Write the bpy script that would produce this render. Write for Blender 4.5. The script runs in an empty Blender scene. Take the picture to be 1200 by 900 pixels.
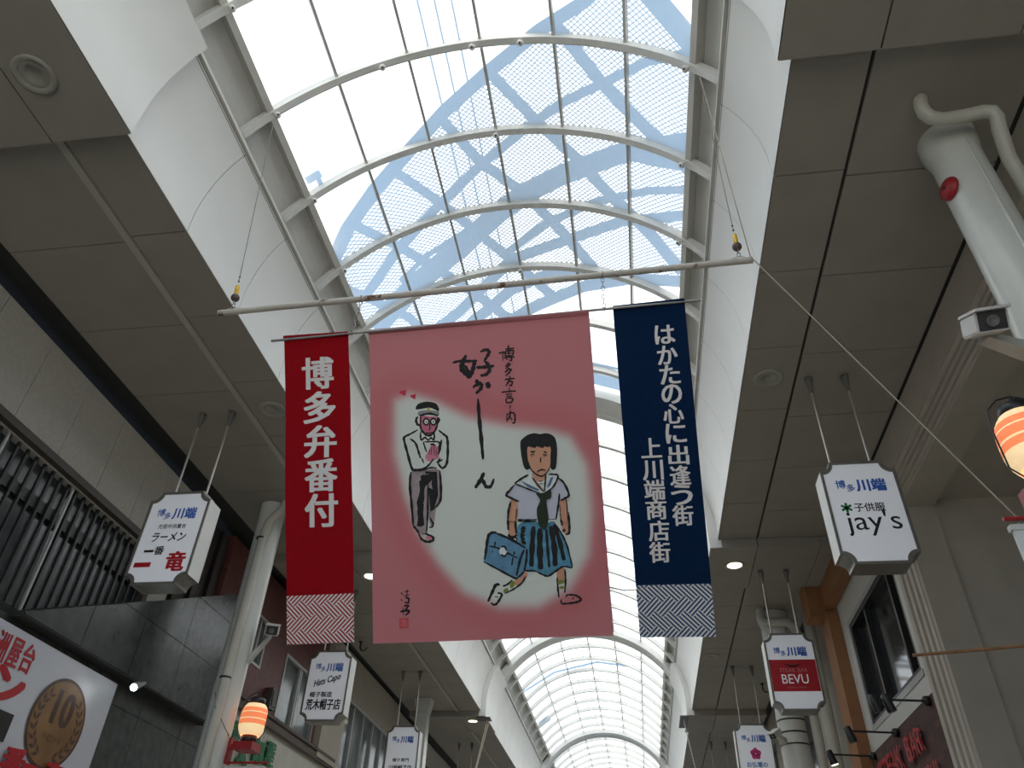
import bpy, bmesh, math, random
import numpy as np
from mathutils import Vector, Matrix, geometry
random.seed(7)
sc = bpy.context.scene
COL = sc.collection
PI = math.pi
# ------------------------------------------------------------------ camera
CAM = np.array([0, 0, 1.6]); FPX = 891.32
PITCH, ROLL, YAW = 0.66440772, 0.04226388, -0.16708519
_fw = np.array([math.sin(YAW)*math.cos(PITCH), math.cos(YAW)*math.cos(PITCH), math.sin(PITCH)])
_rt = np.array([math.cos(YAW), -math.sin(YAW), 0]); _up = np.cross(_rt, _fw)
RT = math.cos(ROLL)*_rt + math.sin(ROLL)*_up
UP = -math.sin(ROLL)*_rt + math.cos(ROLL)*_up
cam = bpy.data.cameras.new('camera'); cam.sensor_width = 36; cam.lens = FPX/1200*36; cam.clip_start = .05
cam_o = bpy.data.objects.new('camera', cam); COL.objects.link(cam_o)
cam_o.matrix_world = Matrix(((RT[0], UP[0], -_fw[0], CAM[0]), (RT[1], UP[1], -_fw[1], CAM[1]), (RT[2], UP[2], -_fw[2], CAM[2]), (0, 0, 0, 1)))
sc.camera = cam_o
# ------------------------------------------------------------------ light
SUN = np.array([.16, .10, 1.0]); SUN /= np.linalg.norm(SUN)
SUN_E, SKY_E = 6.2, 1.0
sun = bpy.data.lights.new('sun', 'SUN'); sun.energy = SUN_E; sun.angle = math.radians(.12); sun.color = (1, .955, .87)
sun_o = bpy.data.objects.new('sun', sun); COL.objects.link(sun_o)
sun_o.rotation_euler = Vector(SUN).to_track_quat('Z', 'Y').to_euler(); sun_o.location = (0, 8, 30)
w = bpy.data.worlds.new('sky'); sc.world = w; w.use_nodes = True
bg = w.node_tree.nodes['Background']; bg.inputs[0].default_value = (.46, .66, .90, 1); bg.inputs[1].default_value = SKY_E
sc.view_settings.view_transform = 'Standard'; sc.view_settings.look = 'None'
sc.view_settings.exposure = 0.2; sc.view_settings.gamma = 1; sc.view_settings.use_curve_mapping = False

def ray(u, v): return RT*(u-600) + UP*(450-v) + _fw*FPX
def onX(u, v, x): d = ray(u, v); return CAM + d*(x-CAM[0])/d[0]
def onY(u, v, y): d = ray(u, v); return CAM + d*(y-CAM[1])/d[1]
def onZ(u, v, z): d = ray(u, v); return CAM + d*(z-CAM[2])/d[2]

# ------------------------------------------------------------------ materials
def mat(name, col, rough=.6, vary=.0, scale=6., bump=0., metal=0., emit=None, estr=0., spec=.5, streak=None):
    m = bpy.data.materials.new(name); m.use_nodes = True
    nt = m.node_tree; b = nt.nodes['Principled BSDF']
    b.inputs['Base Color'].default_value = (*col, 1); b.inputs['Roughness'].default_value = rough
    b.inputs['Metallic'].default_value = metal; b.inputs['Specular IOR Level'].default_value = spec
    if vary > 0 or bump > 0:
        tc = nt.nodes.new('ShaderNodeTexCoord'); n = nt.nodes.new('ShaderNodeTexNoise')
        n.inputs['Scale'].default_value = scale; n.inputs['Detail'].default_value = 5
        if streak:
            mp = nt.nodes.new('ShaderNodeMapping'); mp.inputs['Scale'].default_value = streak
            nt.links.new(tc.outputs['Object'], mp.inputs[0]); nt.links.new(mp.outputs[0], n.inputs['Vector'])
        else:
            nt.links.new(tc.outputs['Object'], n.inputs['Vector'])
        if vary > 0:
            r = nt.nodes.new('ShaderNodeValToRGB')
            r.color_ramp.elements[0].position = .3; r.color_ramp.elements[1].position = .7
            r.color_ramp.elements[0].color = (*[max(0, c*(1-vary)) for c in col], 1)
            r.color_ramp.elements[1].color = (*[min(1, c*(1+vary)) for c in col], 1)
            nt.links.new(n.outputs['Fac'], r.inputs[0]); nt.links.new(r.outputs[0], b.inputs['Base Color'])
        if bump > 0:
            bp_ = nt.nodes.new('ShaderNodeBump'); bp_.inputs['Strength'].default_value = bump; bp_.inputs['Distance'].default_value = .02
            nt.links.new(n.outputs['Fac'], bp_.inputs['Height']); nt.links.new(bp_.outputs[0], b.inputs['Normal'])
    if emit:
        b.inputs['Emission Color'].default_value = (*emit, 1); b.inputs['Emission Strength'].default_value = estr
    return m
M = {}
M['soffit'] = mat('soffit_panel', (.315, .285, .243), .7, .05, 3)
M['gap'] = mat('dark_gap', (.03, .028, .025), .9, .1)
M['cove'] = mat('white_cove_paint', (.77, .76, .725), .45, .03, 1.5)
M['steelwhite'] = mat('white_painted_steel', (.72, .71, .67), .45, .04, 8)
M['mullion'] = mat('grey_painted_mullion', (.46, .45, .42), .5, .05, 8)
M['curb'] = mat('grey_curb', (.56, .54, .49), .6, .06, 5)
M['shell'] = mat('vault_shell', (.74, .73, .69), .6, .04, 3)
M['floor'] = mat('paving', (.52, .49, .43), .7, .15, 2)
M['wallgrey'] = mat('grey_wall_board', (.50, .47, .41), .8, .08, 30, .05)
M['beige'] = mat('beige_render', (.42, .375, .31), .75, .05, 4)
M['beige2'] = mat('beige_moulding', (.47, .42, .35), .7, .05, 4)
M['burg'] = mat('burgundy_tile', (.14, .042, .035), .5, .25, 14)
M['brownledge'] = mat('brown_ledge', (.10, .07, .055), .6, .1)
M['cream'] = mat('cream_tile_wall', (.55, .52, .44), .5, .05, 4)
M['stone'] = mat('dark_polished_stone', (.036, .040, .038), .24, .35, 7)
M['stonewall'] = mat('dark_rough_stone', (.05, .052, .045), .45, .5, 9, .1)
M['bronze'] = mat('bronze_frame', (.07, .055, .045), .45, .1)
M['frost'] = mat('frosted_louvre_glass', (.055, .065, .068), .2, .45, 5)
M['glassdark'] = mat('dark_window_glass', (.016, .019, .022), .06, .2, 2)
M['glassgrey'] = mat('grey_window_glass', (.13, .15, .15), .12, .3, 2)
M['alu'] = mat('aluminium_frame', (.42, .42, .41), .4, .06, 8, metal=.3)
M['pillar'] = mat('white_pillar_enamel', (.66, .66, .61), .22, .04, 3)
M['pipe'] = mat('cream_plastic_pipe', (.52, .50, .43), .4, .05, 4)
M['orange'] = mat('orange_brown_paint', (.30, .13, .05), .55, .1, 4)
M['wallwhite'] = mat('white_window_surround', (.60, .59, .55), .6, .03, 3)
M['signface'] = mat('white_acrylic', (.72, .73, .76), .3, .02, 3, emit=(.93, .95, 1), estr=.11)
M['signsteel'] = mat('brushed_sign_steel', (.23, .215, .19), .38, .1, 20, metal=.55)
M['signside'] = mat('white_sign_side', (.66, .65, .61), .4, .03, 5)
M['rod'] = mat('steel_rod', (.50, .47, .43), .35, .1, 10, metal=.6)
M['rodcap'] = mat('rod_cap_grey', (.16, .155, .14), .5, .1, 10)
M['ink'] = mat('black_ink', (.012, .011, .011), .8, .2, 40)
M['blue'] = mat('blue_letter', (.03, .13, .50), .5, .05)
M['redl'] = mat('red_letter', (.46, .009, .017), .5, .05)
M['redpaint'] = mat('red_paint', (.34, .015, .02), .45, .1)
M['blk'] = mat('black_plastic', (.015, .015, .015), .4, .2)
M['cambody'] = mat('camera_white', (.60, .58, .54), .45, .08, 12)
M['camarm'] = mat('camera_arm_grey', (.50, .49, .44), .5, .08, 12)
M['green'] = mat('green_letter', (.012, .17, .06), .5, .1)
M['pink'] = mat('pink_flower', (.80, .06, .28), .5, .05)
M['whitepaint'] = mat('white_paint', (.74, .74, .72), .5, .03)
M['wood'] = mat('brown_wood_pole', (.24, .11, .045), .5, .2, 20)
M['yellow'] = mat('yellow_sleeve', (.75, .45, .02), .35, .3, 60)
M['ball'] = mat('brown_ball', (.10, .065, .05), .45, .2, 20)
M['wire'] = mat('grey_wire', (.20, .19, .17), .5, .1, metal=.4)
M['string'] = mat('pale_string', (.42, .36, .28), .8, .1)
M['lamp_on'] = mat('downlight_lens_lit', (.9, .9, .8), .4, emit=(1, .90, .62), estr=7)
M['lamp_off'] = mat('downlight_lens_off', (.30, .29, .25), .4, .05)
M['batten'] = mat('soffit_batten', (.44, .41, .35), .7, .04, 4)
M['winframe'] = mat('dark_window_frame', (.022, .020, .018), .4, .1)
M['dlring'] = mat('downlight_ring', (.34, .32, .275), .5, .05)
M['spotlit'] = mat('spot_lens_lit', (.9, .95, .95), .3, emit=(.85, 1, .98), estr=12)
M['coin'] = mat('bronze_coin_print', (.22, .11, .036), .5, .25, 3)
M['coindark'] = mat('dark_bronze_print', (.075, .034, .02), .5, .3, 9)
M['signwhite'] = mat('white_signboard', (.60, .60, .64), .45, .02, 2)
M['chain'] = mat('chain_steel', (.28, .27, .26), .4, .2, metal=.7)
# rusty white pole
def rust_mat():
    m = mat('rusty_white_pole', (.50, .46, .40), .5, .08, 12)
    nt = m.node_tree; b = nt.nodes['Principled BSDF']
    tc = nt.nodes.new('ShaderNodeTexCoord'); n = nt.nodes.new('ShaderNodeTexNoise'); n.inputs['Scale'].default_value = 9; n.inputs['Detail'].default_value = 6
    nt.links.new(tc.outputs['Object'], n.inputs['Vector'])
    r = nt.nodes.new('ShaderNodeValToRGB'); r.color_ramp.elements[0].position = .60; r.color_ramp.elements[1].position = .66
    nt.links.new(n.outputs['Fac'], r.inputs[0])
    mx = nt.nodes.new('ShaderNodeMix'); mx.data_type = 'RGBA'
    src = b.inputs['Base Color'].links[0].from_socket
    nt.links.new(r.outputs[0], mx.inputs[0]); nt.links.new(src, mx.inputs[6]); mx.inputs[7].default_value = (.14, .055, .03, 1)
    nt.links.new(mx.outputs[2], b.inputs['Base Color'])
    return m
M['rust'] = rust_mat()
# translucent vault panels
def glazing_mat():
    m = bpy.data.materials.new('milky_translucent_panel'); m.use_nodes = True; nt = m.node_tree; nt.nodes.clear()
    o = nt.nodes.new('ShaderNodeOutputMaterial'); t = nt.nodes.new('ShaderNodeBsdfTranslucent'); g = nt.nodes.new('ShaderNodeBsdfDiffuse'); mx = nt.nodes.new('ShaderNodeMixShader')
    t.inputs[0].default_value = (.86, .87, .87, 1); g.inputs[0].default_value = (.7, .7, .7, 1); mx.inputs[0].default_value = .12
    nt.links.new(t.outputs[0], mx.inputs[1]); nt.links.new(g.outputs[0], mx.inputs[2]); nt.links.new(mx.outputs[0], o.inputs[0])
    return m
M['glazing'] = glazing_mat()
# brick
def brick_mat():
    m = mat('brown_brick', (.1, .05, .04), .8); nt = m.node_tree; b = nt.nodes['Principled BSDF']
    tc = nt.nodes.new('ShaderNodeTexCoord'); mp = nt.nodes.new('ShaderNodeMapping'); mp.inputs['Rotation'].default_value = (0, 0, 0)
    sx = nt.nodes.new('ShaderNodeSeparateXYZ'); cb = nt.nodes.new('ShaderNodeCombineXYZ')
    nt.links.new(tc.outputs['Object'], sx.inputs[0]); nt.links.new(sx.outputs[1], cb.inputs[0]); nt.links.new(sx.outputs[2], cb.inputs[1])
    br = nt.nodes.new('ShaderNodeTexBrick'); br.inputs['Scale'].default_value = 5
    br.inputs['Color1'].default_value = (.13, .052, .04, 1); br.inputs['Color2'].default_value = (.065, .035, .033, 1); br.inputs['Mortar'].default_value = (.05, .045, .04, 1)
    br.inputs['Mortar Size'].default_value = .02; br.inputs['Brick Width'].default_value = 1.1; br.inputs['Row Height'].default_value = .35
    nt.links.new(cb.outputs[0], br.inputs['Vector']); nt.links.new(br.outputs[0], b.inputs['Base Color'])
    return m
M['brick'] = brick_mat()
# interlocking key fret printed on banner ends: local X / Z rotated 45 degrees
def fret_mat(name, ground, line, unit):
    m = mat(name, ground, .85); nt = m.node_tree; b = nt.nodes['Principled BSDF']; N = nt.nodes.new; L = nt.links.new
    def mth(op, a, c=None, d=None):
        n = N('ShaderNodeMath'); n.operation = op
        for i, x in enumerate((a, c, d)):
            if x is None: continue
            if isinstance(x, (int, float)): n.inputs[i].default_value = x
            else: L(x, n.inputs[i])
        return n.outputs[0]
    tc = N('ShaderNodeTexCoord'); sx = N('ShaderNodeSeparateXYZ'); L(tc.outputs['Object'], sx.inputs[0])
    k = .70711/unit
    u = mth('MULTIPLY', mth('ADD', sx.outputs[0], sx.outputs[2]), k)
    v = mth('MULTIPLY', mth('SUBTRACT', sx.outputs[0], sx.outputs[2]), k)
    # in units of one line pitch; a weave cell is 5 pitches
    cu, cv = mth('FLOOR', mth('DIVIDE', u, 3.0)), mth('FLOOR', mth('DIVIDE', v, 3.0))
    par = mth('LESS_THAN', mth('FLOORED_MODULO', mth('SUBTRACT', cu, cv), 4.0), 1.5)
    fu = mth('LESS_THAN', mth('FRACT', mth('ADD', u, .25)), .5); fv = mth('LESS_THAN', mth('FRACT', mth('ADD', v, .25)), .5)
    # stripes run along one axis in even cells, along the other in odd ones
    s = mth('ADD', mth('MULTIPLY', fv, par), mth('MULTIPLY', fu, mth('SUBTRACT', 1.0, par)))
    mx = N('ShaderNodeMix'); mx.data_type = 'RGBA'; L(s, mx.inputs[0]); mx.inputs[6].default_value = (*ground, 1); mx.inputs[7].default_value = (*line, 1)
    L(mx.outputs[2], b.inputs['Base Color'])
    return m
RED, NAVY, LETTER = (.52, .022, .040), (.020, .066, .165), (.80, .75, .72)
def cloth_mat(name, col, attr=False):
    m = mat(name, col, .85, .06, 50, spec=.2); nt = m.node_tree; b = nt.nodes['Principled BSDF']; out = nt.nodes['Material Output']
    src = b.inputs['Base Color'].links[0].from_socket
    if attr:
        a = nt.nodes.new('ShaderNodeAttribute'); a.attribute_name = 'paint'
        nt.links.new(a.outputs['Color'], b.inputs['Base Color']); src = a.outputs['Color']
    t = nt.nodes.new('ShaderNodeBsdfTranslucent'); nt.links.new(src, t.inputs[0])
    mx = nt.nodes.new('ShaderNodeMixShader'); mx.inputs[0].default_value = .74
    nt.links.new(b.outputs[0], mx.inputs[1]); nt.links.new(t.outputs[0], mx.inputs[2]); nt.links.new(mx.outputs[0], out.inputs[0])
    return m
M['clothred'] = cloth_mat('red_cloth', RED); M['clothnavy'] = cloth_mat('navy_cloth', NAVY); M['clothpink'] = cloth_mat('painted_pink_cloth', (.5, .24, .26), True)
M['fretred'] = fret_mat('red_key_fret', (.40, .02, .035), LETTER, .0218); M['fretnavy'] = fret_mat('navy_key_fret', NAVY, LETTER, .0218)
M['letter'] = mat('pale_printed_letter', LETTER, .85)

# ------------------------------------------------------------------ mesh builder
def frame_axes(d):
    d = Vector(d).normalized(); a = Vector((0, 0, 1)) if abs(d.z) < .95 else Vector((1, 0, 0))
    x = d.cross(a).normalized(); return x, x.cross(d).normalized()
class MB:
    def __init__(s): s.v, s.f, s.m, s.sm, s.mats = [], [], [], [], []
    def mi(s, m):
        if m not in s.mats: s.mats.append(m)
        return s.mats.index(m)
    def add(s, vs, fs, m, smooth=False):
        o = len(s.v); k = s.mi(m); s.v += [tuple(float(c) for c in p) for p in vs]
        for f in fs: s.f.append([i+o for i in f]); s.m.append(k); s.sm.append(smooth)
    def box(s, a, b, m):
        (x0, y0, z0), (x1, y1, z1) = [tuple(map(min, a, b)), tuple(map(max, a, b))]
        s.add([(x0, y0, z0), (x1, y0, z0), (x1, y1, z0), (x0, y1, z0), (x0, y0, z1), (x1, y0, z1), (x1, y1, z1), (x0, y1, z1)],
              [(0, 3, 2, 1), (4, 5, 6, 7), (0, 1, 5, 4), (1, 2, 6, 5), (2, 3, 7, 6), (3, 0, 4, 7)], m)
    def tube(s, pts, r, m, n=12, caps=True):
        pts = [Vector(p) for p in pts]; rs = r if isinstance(r, (list, tuple)) else [r]*len(pts); vs, fs = [], []
        t = [(pts[min(i+1, len(pts)-1)]-pts[max(i-1, 0)]).normalized() for i in range(len(pts))]
        x, y = frame_axes(t[0])
        for i, p in enumerate(pts):
            x = (x - t[i]*x.dot(t[i])).normalized(); y = t[i].cross(x)
            for k in range(n):
                a = 2*PI*k/n; vs.append(p + (x*math.cos(a)+y*math.sin(a))*rs[i])
        for i in range(len(pts)-1):
            for k in range(n): fs.append((i*n+k, i*n+(k+1) % n, (i+1)*n+(k+1) % n, (i+1)*n+k))
        s.add(vs, fs, m, True)
        if caps:
            o = len(pts)-1
            s.add(vs[:n], [tuple(range(n))[::-1]], m); s.add(vs[o*n:], [tuple(range(n))], m)
    def lathe(s, prof, m, n=24, c=(0, 0, 0), axis=(0, 0, 1), smooth=True):
        x, y = frame_axes(axis); ax = Vector(axis).normalized(); c = Vector(c); vs, fs = [], []
        for r, h in prof:
            for k in range(n):
                a = 2*PI*k/n; vs.append(c + ax*h + (x*math.cos(a)+y*math.sin(a))*r)
        for i in range(len(prof)-1):
            for k in range(n): fs.append((i*n+k, i*n+(k+1) % n, (i+1)*n+(k+1) % n, (i+1)*n+k))
        s.add(vs, fs, m, smooth)
    def sphere(s, c, r, m, n=16, sc3=(1, 1, 1)):
        vs, fs, k = [], [], n//2
        for i in range(k+1):
            t = PI*i/k
            for j in range(n):
                a = 2*PI*j/n; vs.append((c[0]+r*sc3[0]*math.sin(t)*math.cos(a), c[1]+r*sc3[1]*math.sin(t)*math.sin(a), c[2]+r*sc3[2]*math.cos(t)))
        for i in range(k):
            for j in range(n): fs.append((i*n+j, (i+1)*n+j, (i+1)*n+(j+1) % n, i*n+(j+1) % n))
        s.add(vs, fs, m, True)
    def prism(s, poly, fn, d0, d1, m):
        """poly: 2-D outline; fn(u,v,d) -> point; solid between depths d0 and d1"""
        n = len(poly); tri = geometry.tessellate_polygon([[Vector((p[0], p[1], 0)) for p in poly]])
        A = [fn(p[0], p[1], d0) for p in poly]; B = [fn(p[0], p[1], d1) for p in poly]
        s.add(A, [tuple(t) for t in tri], m); s.add(B, [tuple(t)[::-1] for t in tri], m)
        s.add(A+B, [(i, (i+1) % n, n+(i+1) % n, n+i) for i in range(n)], m)
    def grid(s, P, m, smooth=True, closed=False):
        R, C = len(P), len(P[0]); vs = [p for r in P for p in r]
        s.add(vs, [(i*C+j, i*C+j+1, (i+1)*C+j+1, (i+1)*C+j) for i in range(R-1) for j in range(C-1)], m, smooth)
    def build(s, name, parent=None, kind=None, fix=True):
        me = bpy.data.meshes.new(name); me.from_pydata(s.v, [], s.f)
        for m in s.mats: me.materials.append(m)
        me.polygons.foreach_set('material_index', s.m); me.polygons.foreach_set('use_smooth', s.sm); me.update()
        if fix:
            bm = bmesh.new(); bm.from_mesh(me); bmesh.ops.recalc_face_normals(bm, faces=bm.faces); bm.to_mesh(me); bm.free()
        o = bpy.data.objects.new(name, me); COL.objects.link(o)
        if parent: o.parent = parent
        if kind: o['kind'] = kind
        return o
def thing(name, label, cat, loc=(0, 0, 0), rot=(0, 0, 0), group=None):
    o = bpy.data.objects.new(name, None); COL.objects.link(o); o.location = loc; o.rotation_euler = rot; o.empty_display_size = .1
    o['label'] = label; o['category'] = cat
    if group: o['group'] = group
    return o
def tag(o, label, cat, group=None):
    o['label'] = label; o['category'] = cat
    if group: o['group'] = group
    return o
def copy_tree(o, parent=None):
    c = o.copy(); COL.objects.link(c)
    if parent: c.parent = parent
    for ch in list(o.children): copy_tree(ch, c)
    return c
FONT = {}
def glyphs(body, size, bold=0., ax='CENTER', shear=0., sx=1.):
    """flat text triangulated in its own XY plane -> verts, faces (centred on its bounding box)"""
    key = (body, shear)
    if key not in FONT:
        cu = bpy.data.curves.new('t', 'FONT'); cu.body = body; cu.size = 1; cu.shear = shear; cu.resolution_u = 3
        ob = bpy.data.objects.new('t', cu); COL.objects.link(ob); bpy.context.view_layer.update()
        me = ob.evaluated_get(bpy.context.evaluated_depsgraph_get()).to_mesh()
        vs = [v.co.copy() for v in me.vertices]; fs = [tuple(p.vertices) for p in me.polygons]
        ob.to_mesh_clear(); bpy.data.objects.remove(ob); bpy.data.curves.remove(cu)
        FONT[key] = (vs, fs)
    vs, fs = FONT[key]
    if not vs: return [], []
    xs = [v.x for v in vs]; ys = [v.y for v in vs]; cx, cy = (min(xs)+max(xs))/2, (min(ys)+max(ys))/2
    if ax == 'LEFT': cx = min(xs)
    return [((v.x-cx)*size*sx, (v.y-cy)*size) for v in vs], fs
def put_text(mb, body, m, fn, at, w=None, h=None, size=None, bold=.012, ax='CENTER', shear=0., rot=0.):
    """fn(u,v) -> 3-D; fits the text to width w and/or height h when given"""
    vs, fs = glyphs(body, 1., 0, ax, shear)
    if not vs: return
    # heavier strokes: the same flat glyphs overlaid with small shifts
    sh = [(0, 0)] if bold <= 0 else [(bold*i, bold*j*.45) for i in (-1, -.33, .33, 1) for j in (-1, 1)]
    W = max(v[0] for v in vs)-min(v[0] for v in vs); H = max(v[1] for v in vs)-min(v[1] for v in vs)
    kx = w/W if w else None; ky = h/H if h else None
    if size: kx = ky = size
    kx = kx or ky; ky = ky or kx
    c, s_ = math.cos(rot), math.sin(rot)
    o = Vector(fn(*at)); nrm = (Vector(fn(at[0]+.01, at[1]))-o).cross(Vector(fn(at[0], at[1]+.01))-o).normalized()
    for i, (dx, dy) in enumerate(sh):
        mb.add([Vector(fn(at[0]+((a+dx)*kx)*c-((b+dy)*ky)*s_, at[1]+((a+dx)*kx)*s_+((b+dy)*ky)*c))+nrm*(.0004*i) for a, b in vs], fs, m)
# ================================================================== STRUCTURE
XC, ZC = -1.112, 6.33                       # axis of the barrel vault
Y0, Y1 = -4.5, 47.0
AE = math.radians(47.6)                    # edge of the glazing
def vp(a, r, y): return (XC+r*math.sin(a), y, ZC+r*math.cos(a))
def arc_box(mb, a0, a1, r0, r1, y0, y1, m, n=40, smooth=True):
    P = [[], [], [], []]
    for i in range(n+1):
        a = a0+(a1-a0)*i/n
        for k, (r, y) in enumerate(((r0, y0), (r0, y1), (r1, y1), (r1, y0))): P[k].append(vp(a, r, y))
    for k in range(4): mb.grid([P[k], P[(k+1) % 4]], m, smooth=False)
    for e in (0, -1): mb.add([P[k][e] for k in range(4)], [(0, 1, 2, 3)], m)
f = MB(); f.box((-7.5, Y0, -.2), (6.5, Y1, 0), M['floor']); f.box((-30, -60, -.2), (30, Y0, 0), M['floor']); f.build('floor', kind='structure')  # outer slab: unseen sunlit ground behind the camera, added to brighten the banners
PORT = [(.9, 2.86), (10.13, 11.55), (18.65, 20.15), (29.4, 30.9), (40, 41.5)]    # lowered portal bays
CROWN = [(1.3, 1.9), (9.5, 10.05), (19.95, 20.35), (30.3, 30.9), (40.8, 41.4)]
RIBS = [3.787+1.03*k for k in range(-8, 42)]
# --- vault: window_1 > glazing, rib, mullion, curb
RIB0 = 3.787
vault = bpy.data.objects.new('window_1', None); COL.objects.link(vault); vault['kind'] = 'structure'
g = MB(); n = 60
rows = []
for y in (Y0, Y1): rows.append([vp(-AE-.02+(2*AE+.04)*i/n, 2.752, y) for i in range(n+1)])
g.grid(rows, M['glazing'], smooth=False); g.build('glazing', vault, fix=False)
A2 = math.radians(56.2)
def rib(y, name='rib'):
    b = MB()
    arc_box(b, -A2, A2, 2.665, 2.748, y-.027, y+.027, M['steelwhite'], 44)
    arc_box(b, -A2, A2, 2.655, 2.667, y-.037, y+.037, M['steelwhite'], 44)      # inner flange
    arc_box(b, -AE, AE, 2.757, 2.80, y-.022, y+.022, M['mullion'], 44)          # outer cap
    return b.build(name, vault)
r0 = rib(RIB0)
for y in RIBS:
    if abs(y-RIB0) < 1e-6: continue
    c = r0.copy(); COL.objects.link(c); c.location = (0, y-RIB0, 0)
for k in range(-2, 3):
    a = math.radians(15.87*k); b = MB()
    arc_box(b, a-.0052, a+.0052, 2.70, 2.748, Y0, Y1, M['mullion'], 2)
    b.build('mullion', vault)
for s in (-1, 1):
    b = MB(); a = s*AE
    arc_box(b, a-s*.006, a+s*.02, 2.685, 2.86, Y0, Y1, M['curb'], 2)
    b.build('curb', vault)
hk = [(-AE, 12), (-AE, 11), (AE, 12), (-AE, 13), (AE, 13), (-AE, 14), (AE, 14), (-AE, 10), (0, 13), (0, 15), (-math.radians(22), 12), (-.03, 12), (math.radians(9), 12)]
hooks = []
for a, k in hk:
    b = MB(); c = vp(a, 2.625, RIBS[k-4]); ax = (math.sin(a), 0, math.cos(a))
    b.lathe([(.0, -.03), (.028, -.028), (.034, -.01), (.022, .005), (.012, .035)], M['steelwhite'], 10, c, ax)
    b.sphere((c[0]-ax[0]*.03, c[1]-.012, c[2]-ax[2]*.03), .011, M['blk'], 8)
    b.build('hook', vault)
# opaque shell between glazing and cove, outer closure
for s, nm in ((-1, 'trim_1'), (1, 'trim_2')):
    b = MB(); P = [vp(s*(AE+.004+(.30)*i/10), 2.80, 0) for i in range(11)]
    P += [(XC+s*2.62, 0, 7.5), (XC+s*2.62, 0, 6.62)]
    b.grid([[(x, y, z) for x, _, z in P] for y in (Y0, Y1)], M['shell'], smooth=False)
    Q = [(XC+(x-XC)*1.02+s*.02, y, z+.03) for x, y, z in P]
    b.grid([[(x, y, z) for x, _, z in Q] for y in (Y0, Y1)], M['shell'], smooth=False)
    b.build(nm, kind='structure', fix=False)
# coves: curved white panels with open joints, a bar along the top edge
PROF = [(2.45, 6.602), (2.45, 6.70), (2.45, 6.86), (2.435, 7.00), (2.412, 7.13), (2.375, 7.27), (2.325, 7.41), (2.265, 7.54), (2.19, 7.655)]
def cove_panel(b, s, y0, y1, dx, dz0, m):
    pr = [(x-dx, z if i else z-dz0+(.004 if dx else 0)) for i, (x, z) in enumerate(PROF)]
    inn = [(XC+s*x, z) for x, z in pr]; out = [(XC+s*(x+.025), z+.006) for x, z in pr]
    b.grid([[(x, y, z) for x, z in inn] for y in (y0, y1)], m)
    b.grid([[(x, y, z) for x, z in out] for y in (y0, y1)], m)
    for y in (y0, y1):
        b.grid([[(x, y, z) for x, z in inn], [(x if not dx else XC+s*(abs(x-XC)+dx+.02), y, z) for x, z in out]], m, smooth=False)
def ysplit(y0, y1, step):
    n = max(1, round((y1-y0)/step)); return [(y0+(y1-y0)*i/n, y0+(y1-y0)*(i+1)/n) for i in range(n)]
BAYS = []; y = Y0
for a, b_ in PORT: BAYS.append((y, a)); y = b_
BAYS.append((y, Y1))
for s, nm in ((-1, 'trim_3'), (1, 'trim_4')):
    b = MB()
    for a, e in BAYS:
        for p, q in ysplit(a, e, 1.04): cove_panel(b, s, p+.004, q-.004, 0, 0, M['cove'])
    for a, e in PORT: cove_panel(b, s, a, e, .12, .125, M['cove'])
    b.build(nm, kind='structure', fix=False)
    b = MB()
    for a, e in BAYS:
        x = XC+s*2.175
        b.box((x-s*.018, a+.03, 7.665), (x+s*.02, e-.03, 7.705), M['curb'])
        b.box((x+s*.022, a+.03, 7.64), (x+s*.05, e-.03, 7.69), M['gap'])
    b.build('trim_5' if s < 0 else 'trim_6', kind='structure')
b = MB()
for a, e in CROWN:
    arc_box(b, -math.radians(58), math.radians(58), 2.60, 2.745, a, e, M['steelwhite'], 50)
    arc_box(b, -math.radians(58), math.radians(58), 2.575, 2.60, e-.12, e, M['steelwhite'], 50)
b.build('trim_7', kind='structure')
# --- soffits
def soffit(name, edge, mid, outer, s, o2):
    b = MB(); zs = 6.60
    lo, hi = sorted((edge, outer))
    b.box((lo+(.03 if s > 0 else -.5), Y0, 6.625), (hi+(-.03 if s < 0 else .5), Y1, 6.80), M['gap'])
    for a, e in BAYS:
        for p, q in ysplit(a, e, 1.04):
            x0, x1 = edge, mid
            b.box((x0, p+.005, zs), (x1, q-.005, 6.63), M['soffit'])
        x0 = mid+s*(.075 if s < 0 else .028)
        ys = [a]+[v for v in np.arange(2.88-1.075*12, e-.2, 1.075) if v > a+.2]+[e]
        for p, q in zip(ys[:-1], ys[1:]): b.box((x0, p+.005, zs), (outer, q-.005, 6.63), M['soffit'])
        if s < 0: b.box((mid-.008, a, zs-.022), (mid-.072, e, 6.63), M['batten'])
    for a, e in PORT:
        xe = edge+(.118 if s < 0 else -.118); a += .004
        b.box((xe, a, 6.475), (mid, e, 6.63), M['soffit'])
        b.box((mid+s*.012, a, 6.475), (mid+s*.85, e, 6.63), M['soffit']); b.box((mid+s*.86, a, 6.475), (outer, e, 6.63), M['soffit'])
    return b.build(name, kind='structure')
soffit('ceiling', XC-2.456, -4.08, -5.30, -1, 0)
soffit('ceiling', XC+2.456, 1.865, 2.975, 1, 0)
b = MB()                                                                       # roof deck that keeps the daylight out
b.box((-7.5, Y0, 6.82), (-3.68, Y1, 6.95), M['gap']); b.box((1.5, Y0, 6.82), (6.5, Y1, 6.95), M['gap'])
b.box((-6.2, Y0, 6.0), (-6.1, Y1, 6.82), M['gap']); b.build('trim_8', kind='structure')
# plates where the cables of the far portal are fixed
b = MB()
b.box((-3.68, 18.66, 6.44), (-3.34, 18.95, 6.465), M['bronze']); b.box((1.06, 18.6, 6.44), (1.25, 19.6, 6.465), M['bronze'])
b.build('trim_9', kind='structure')

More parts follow.
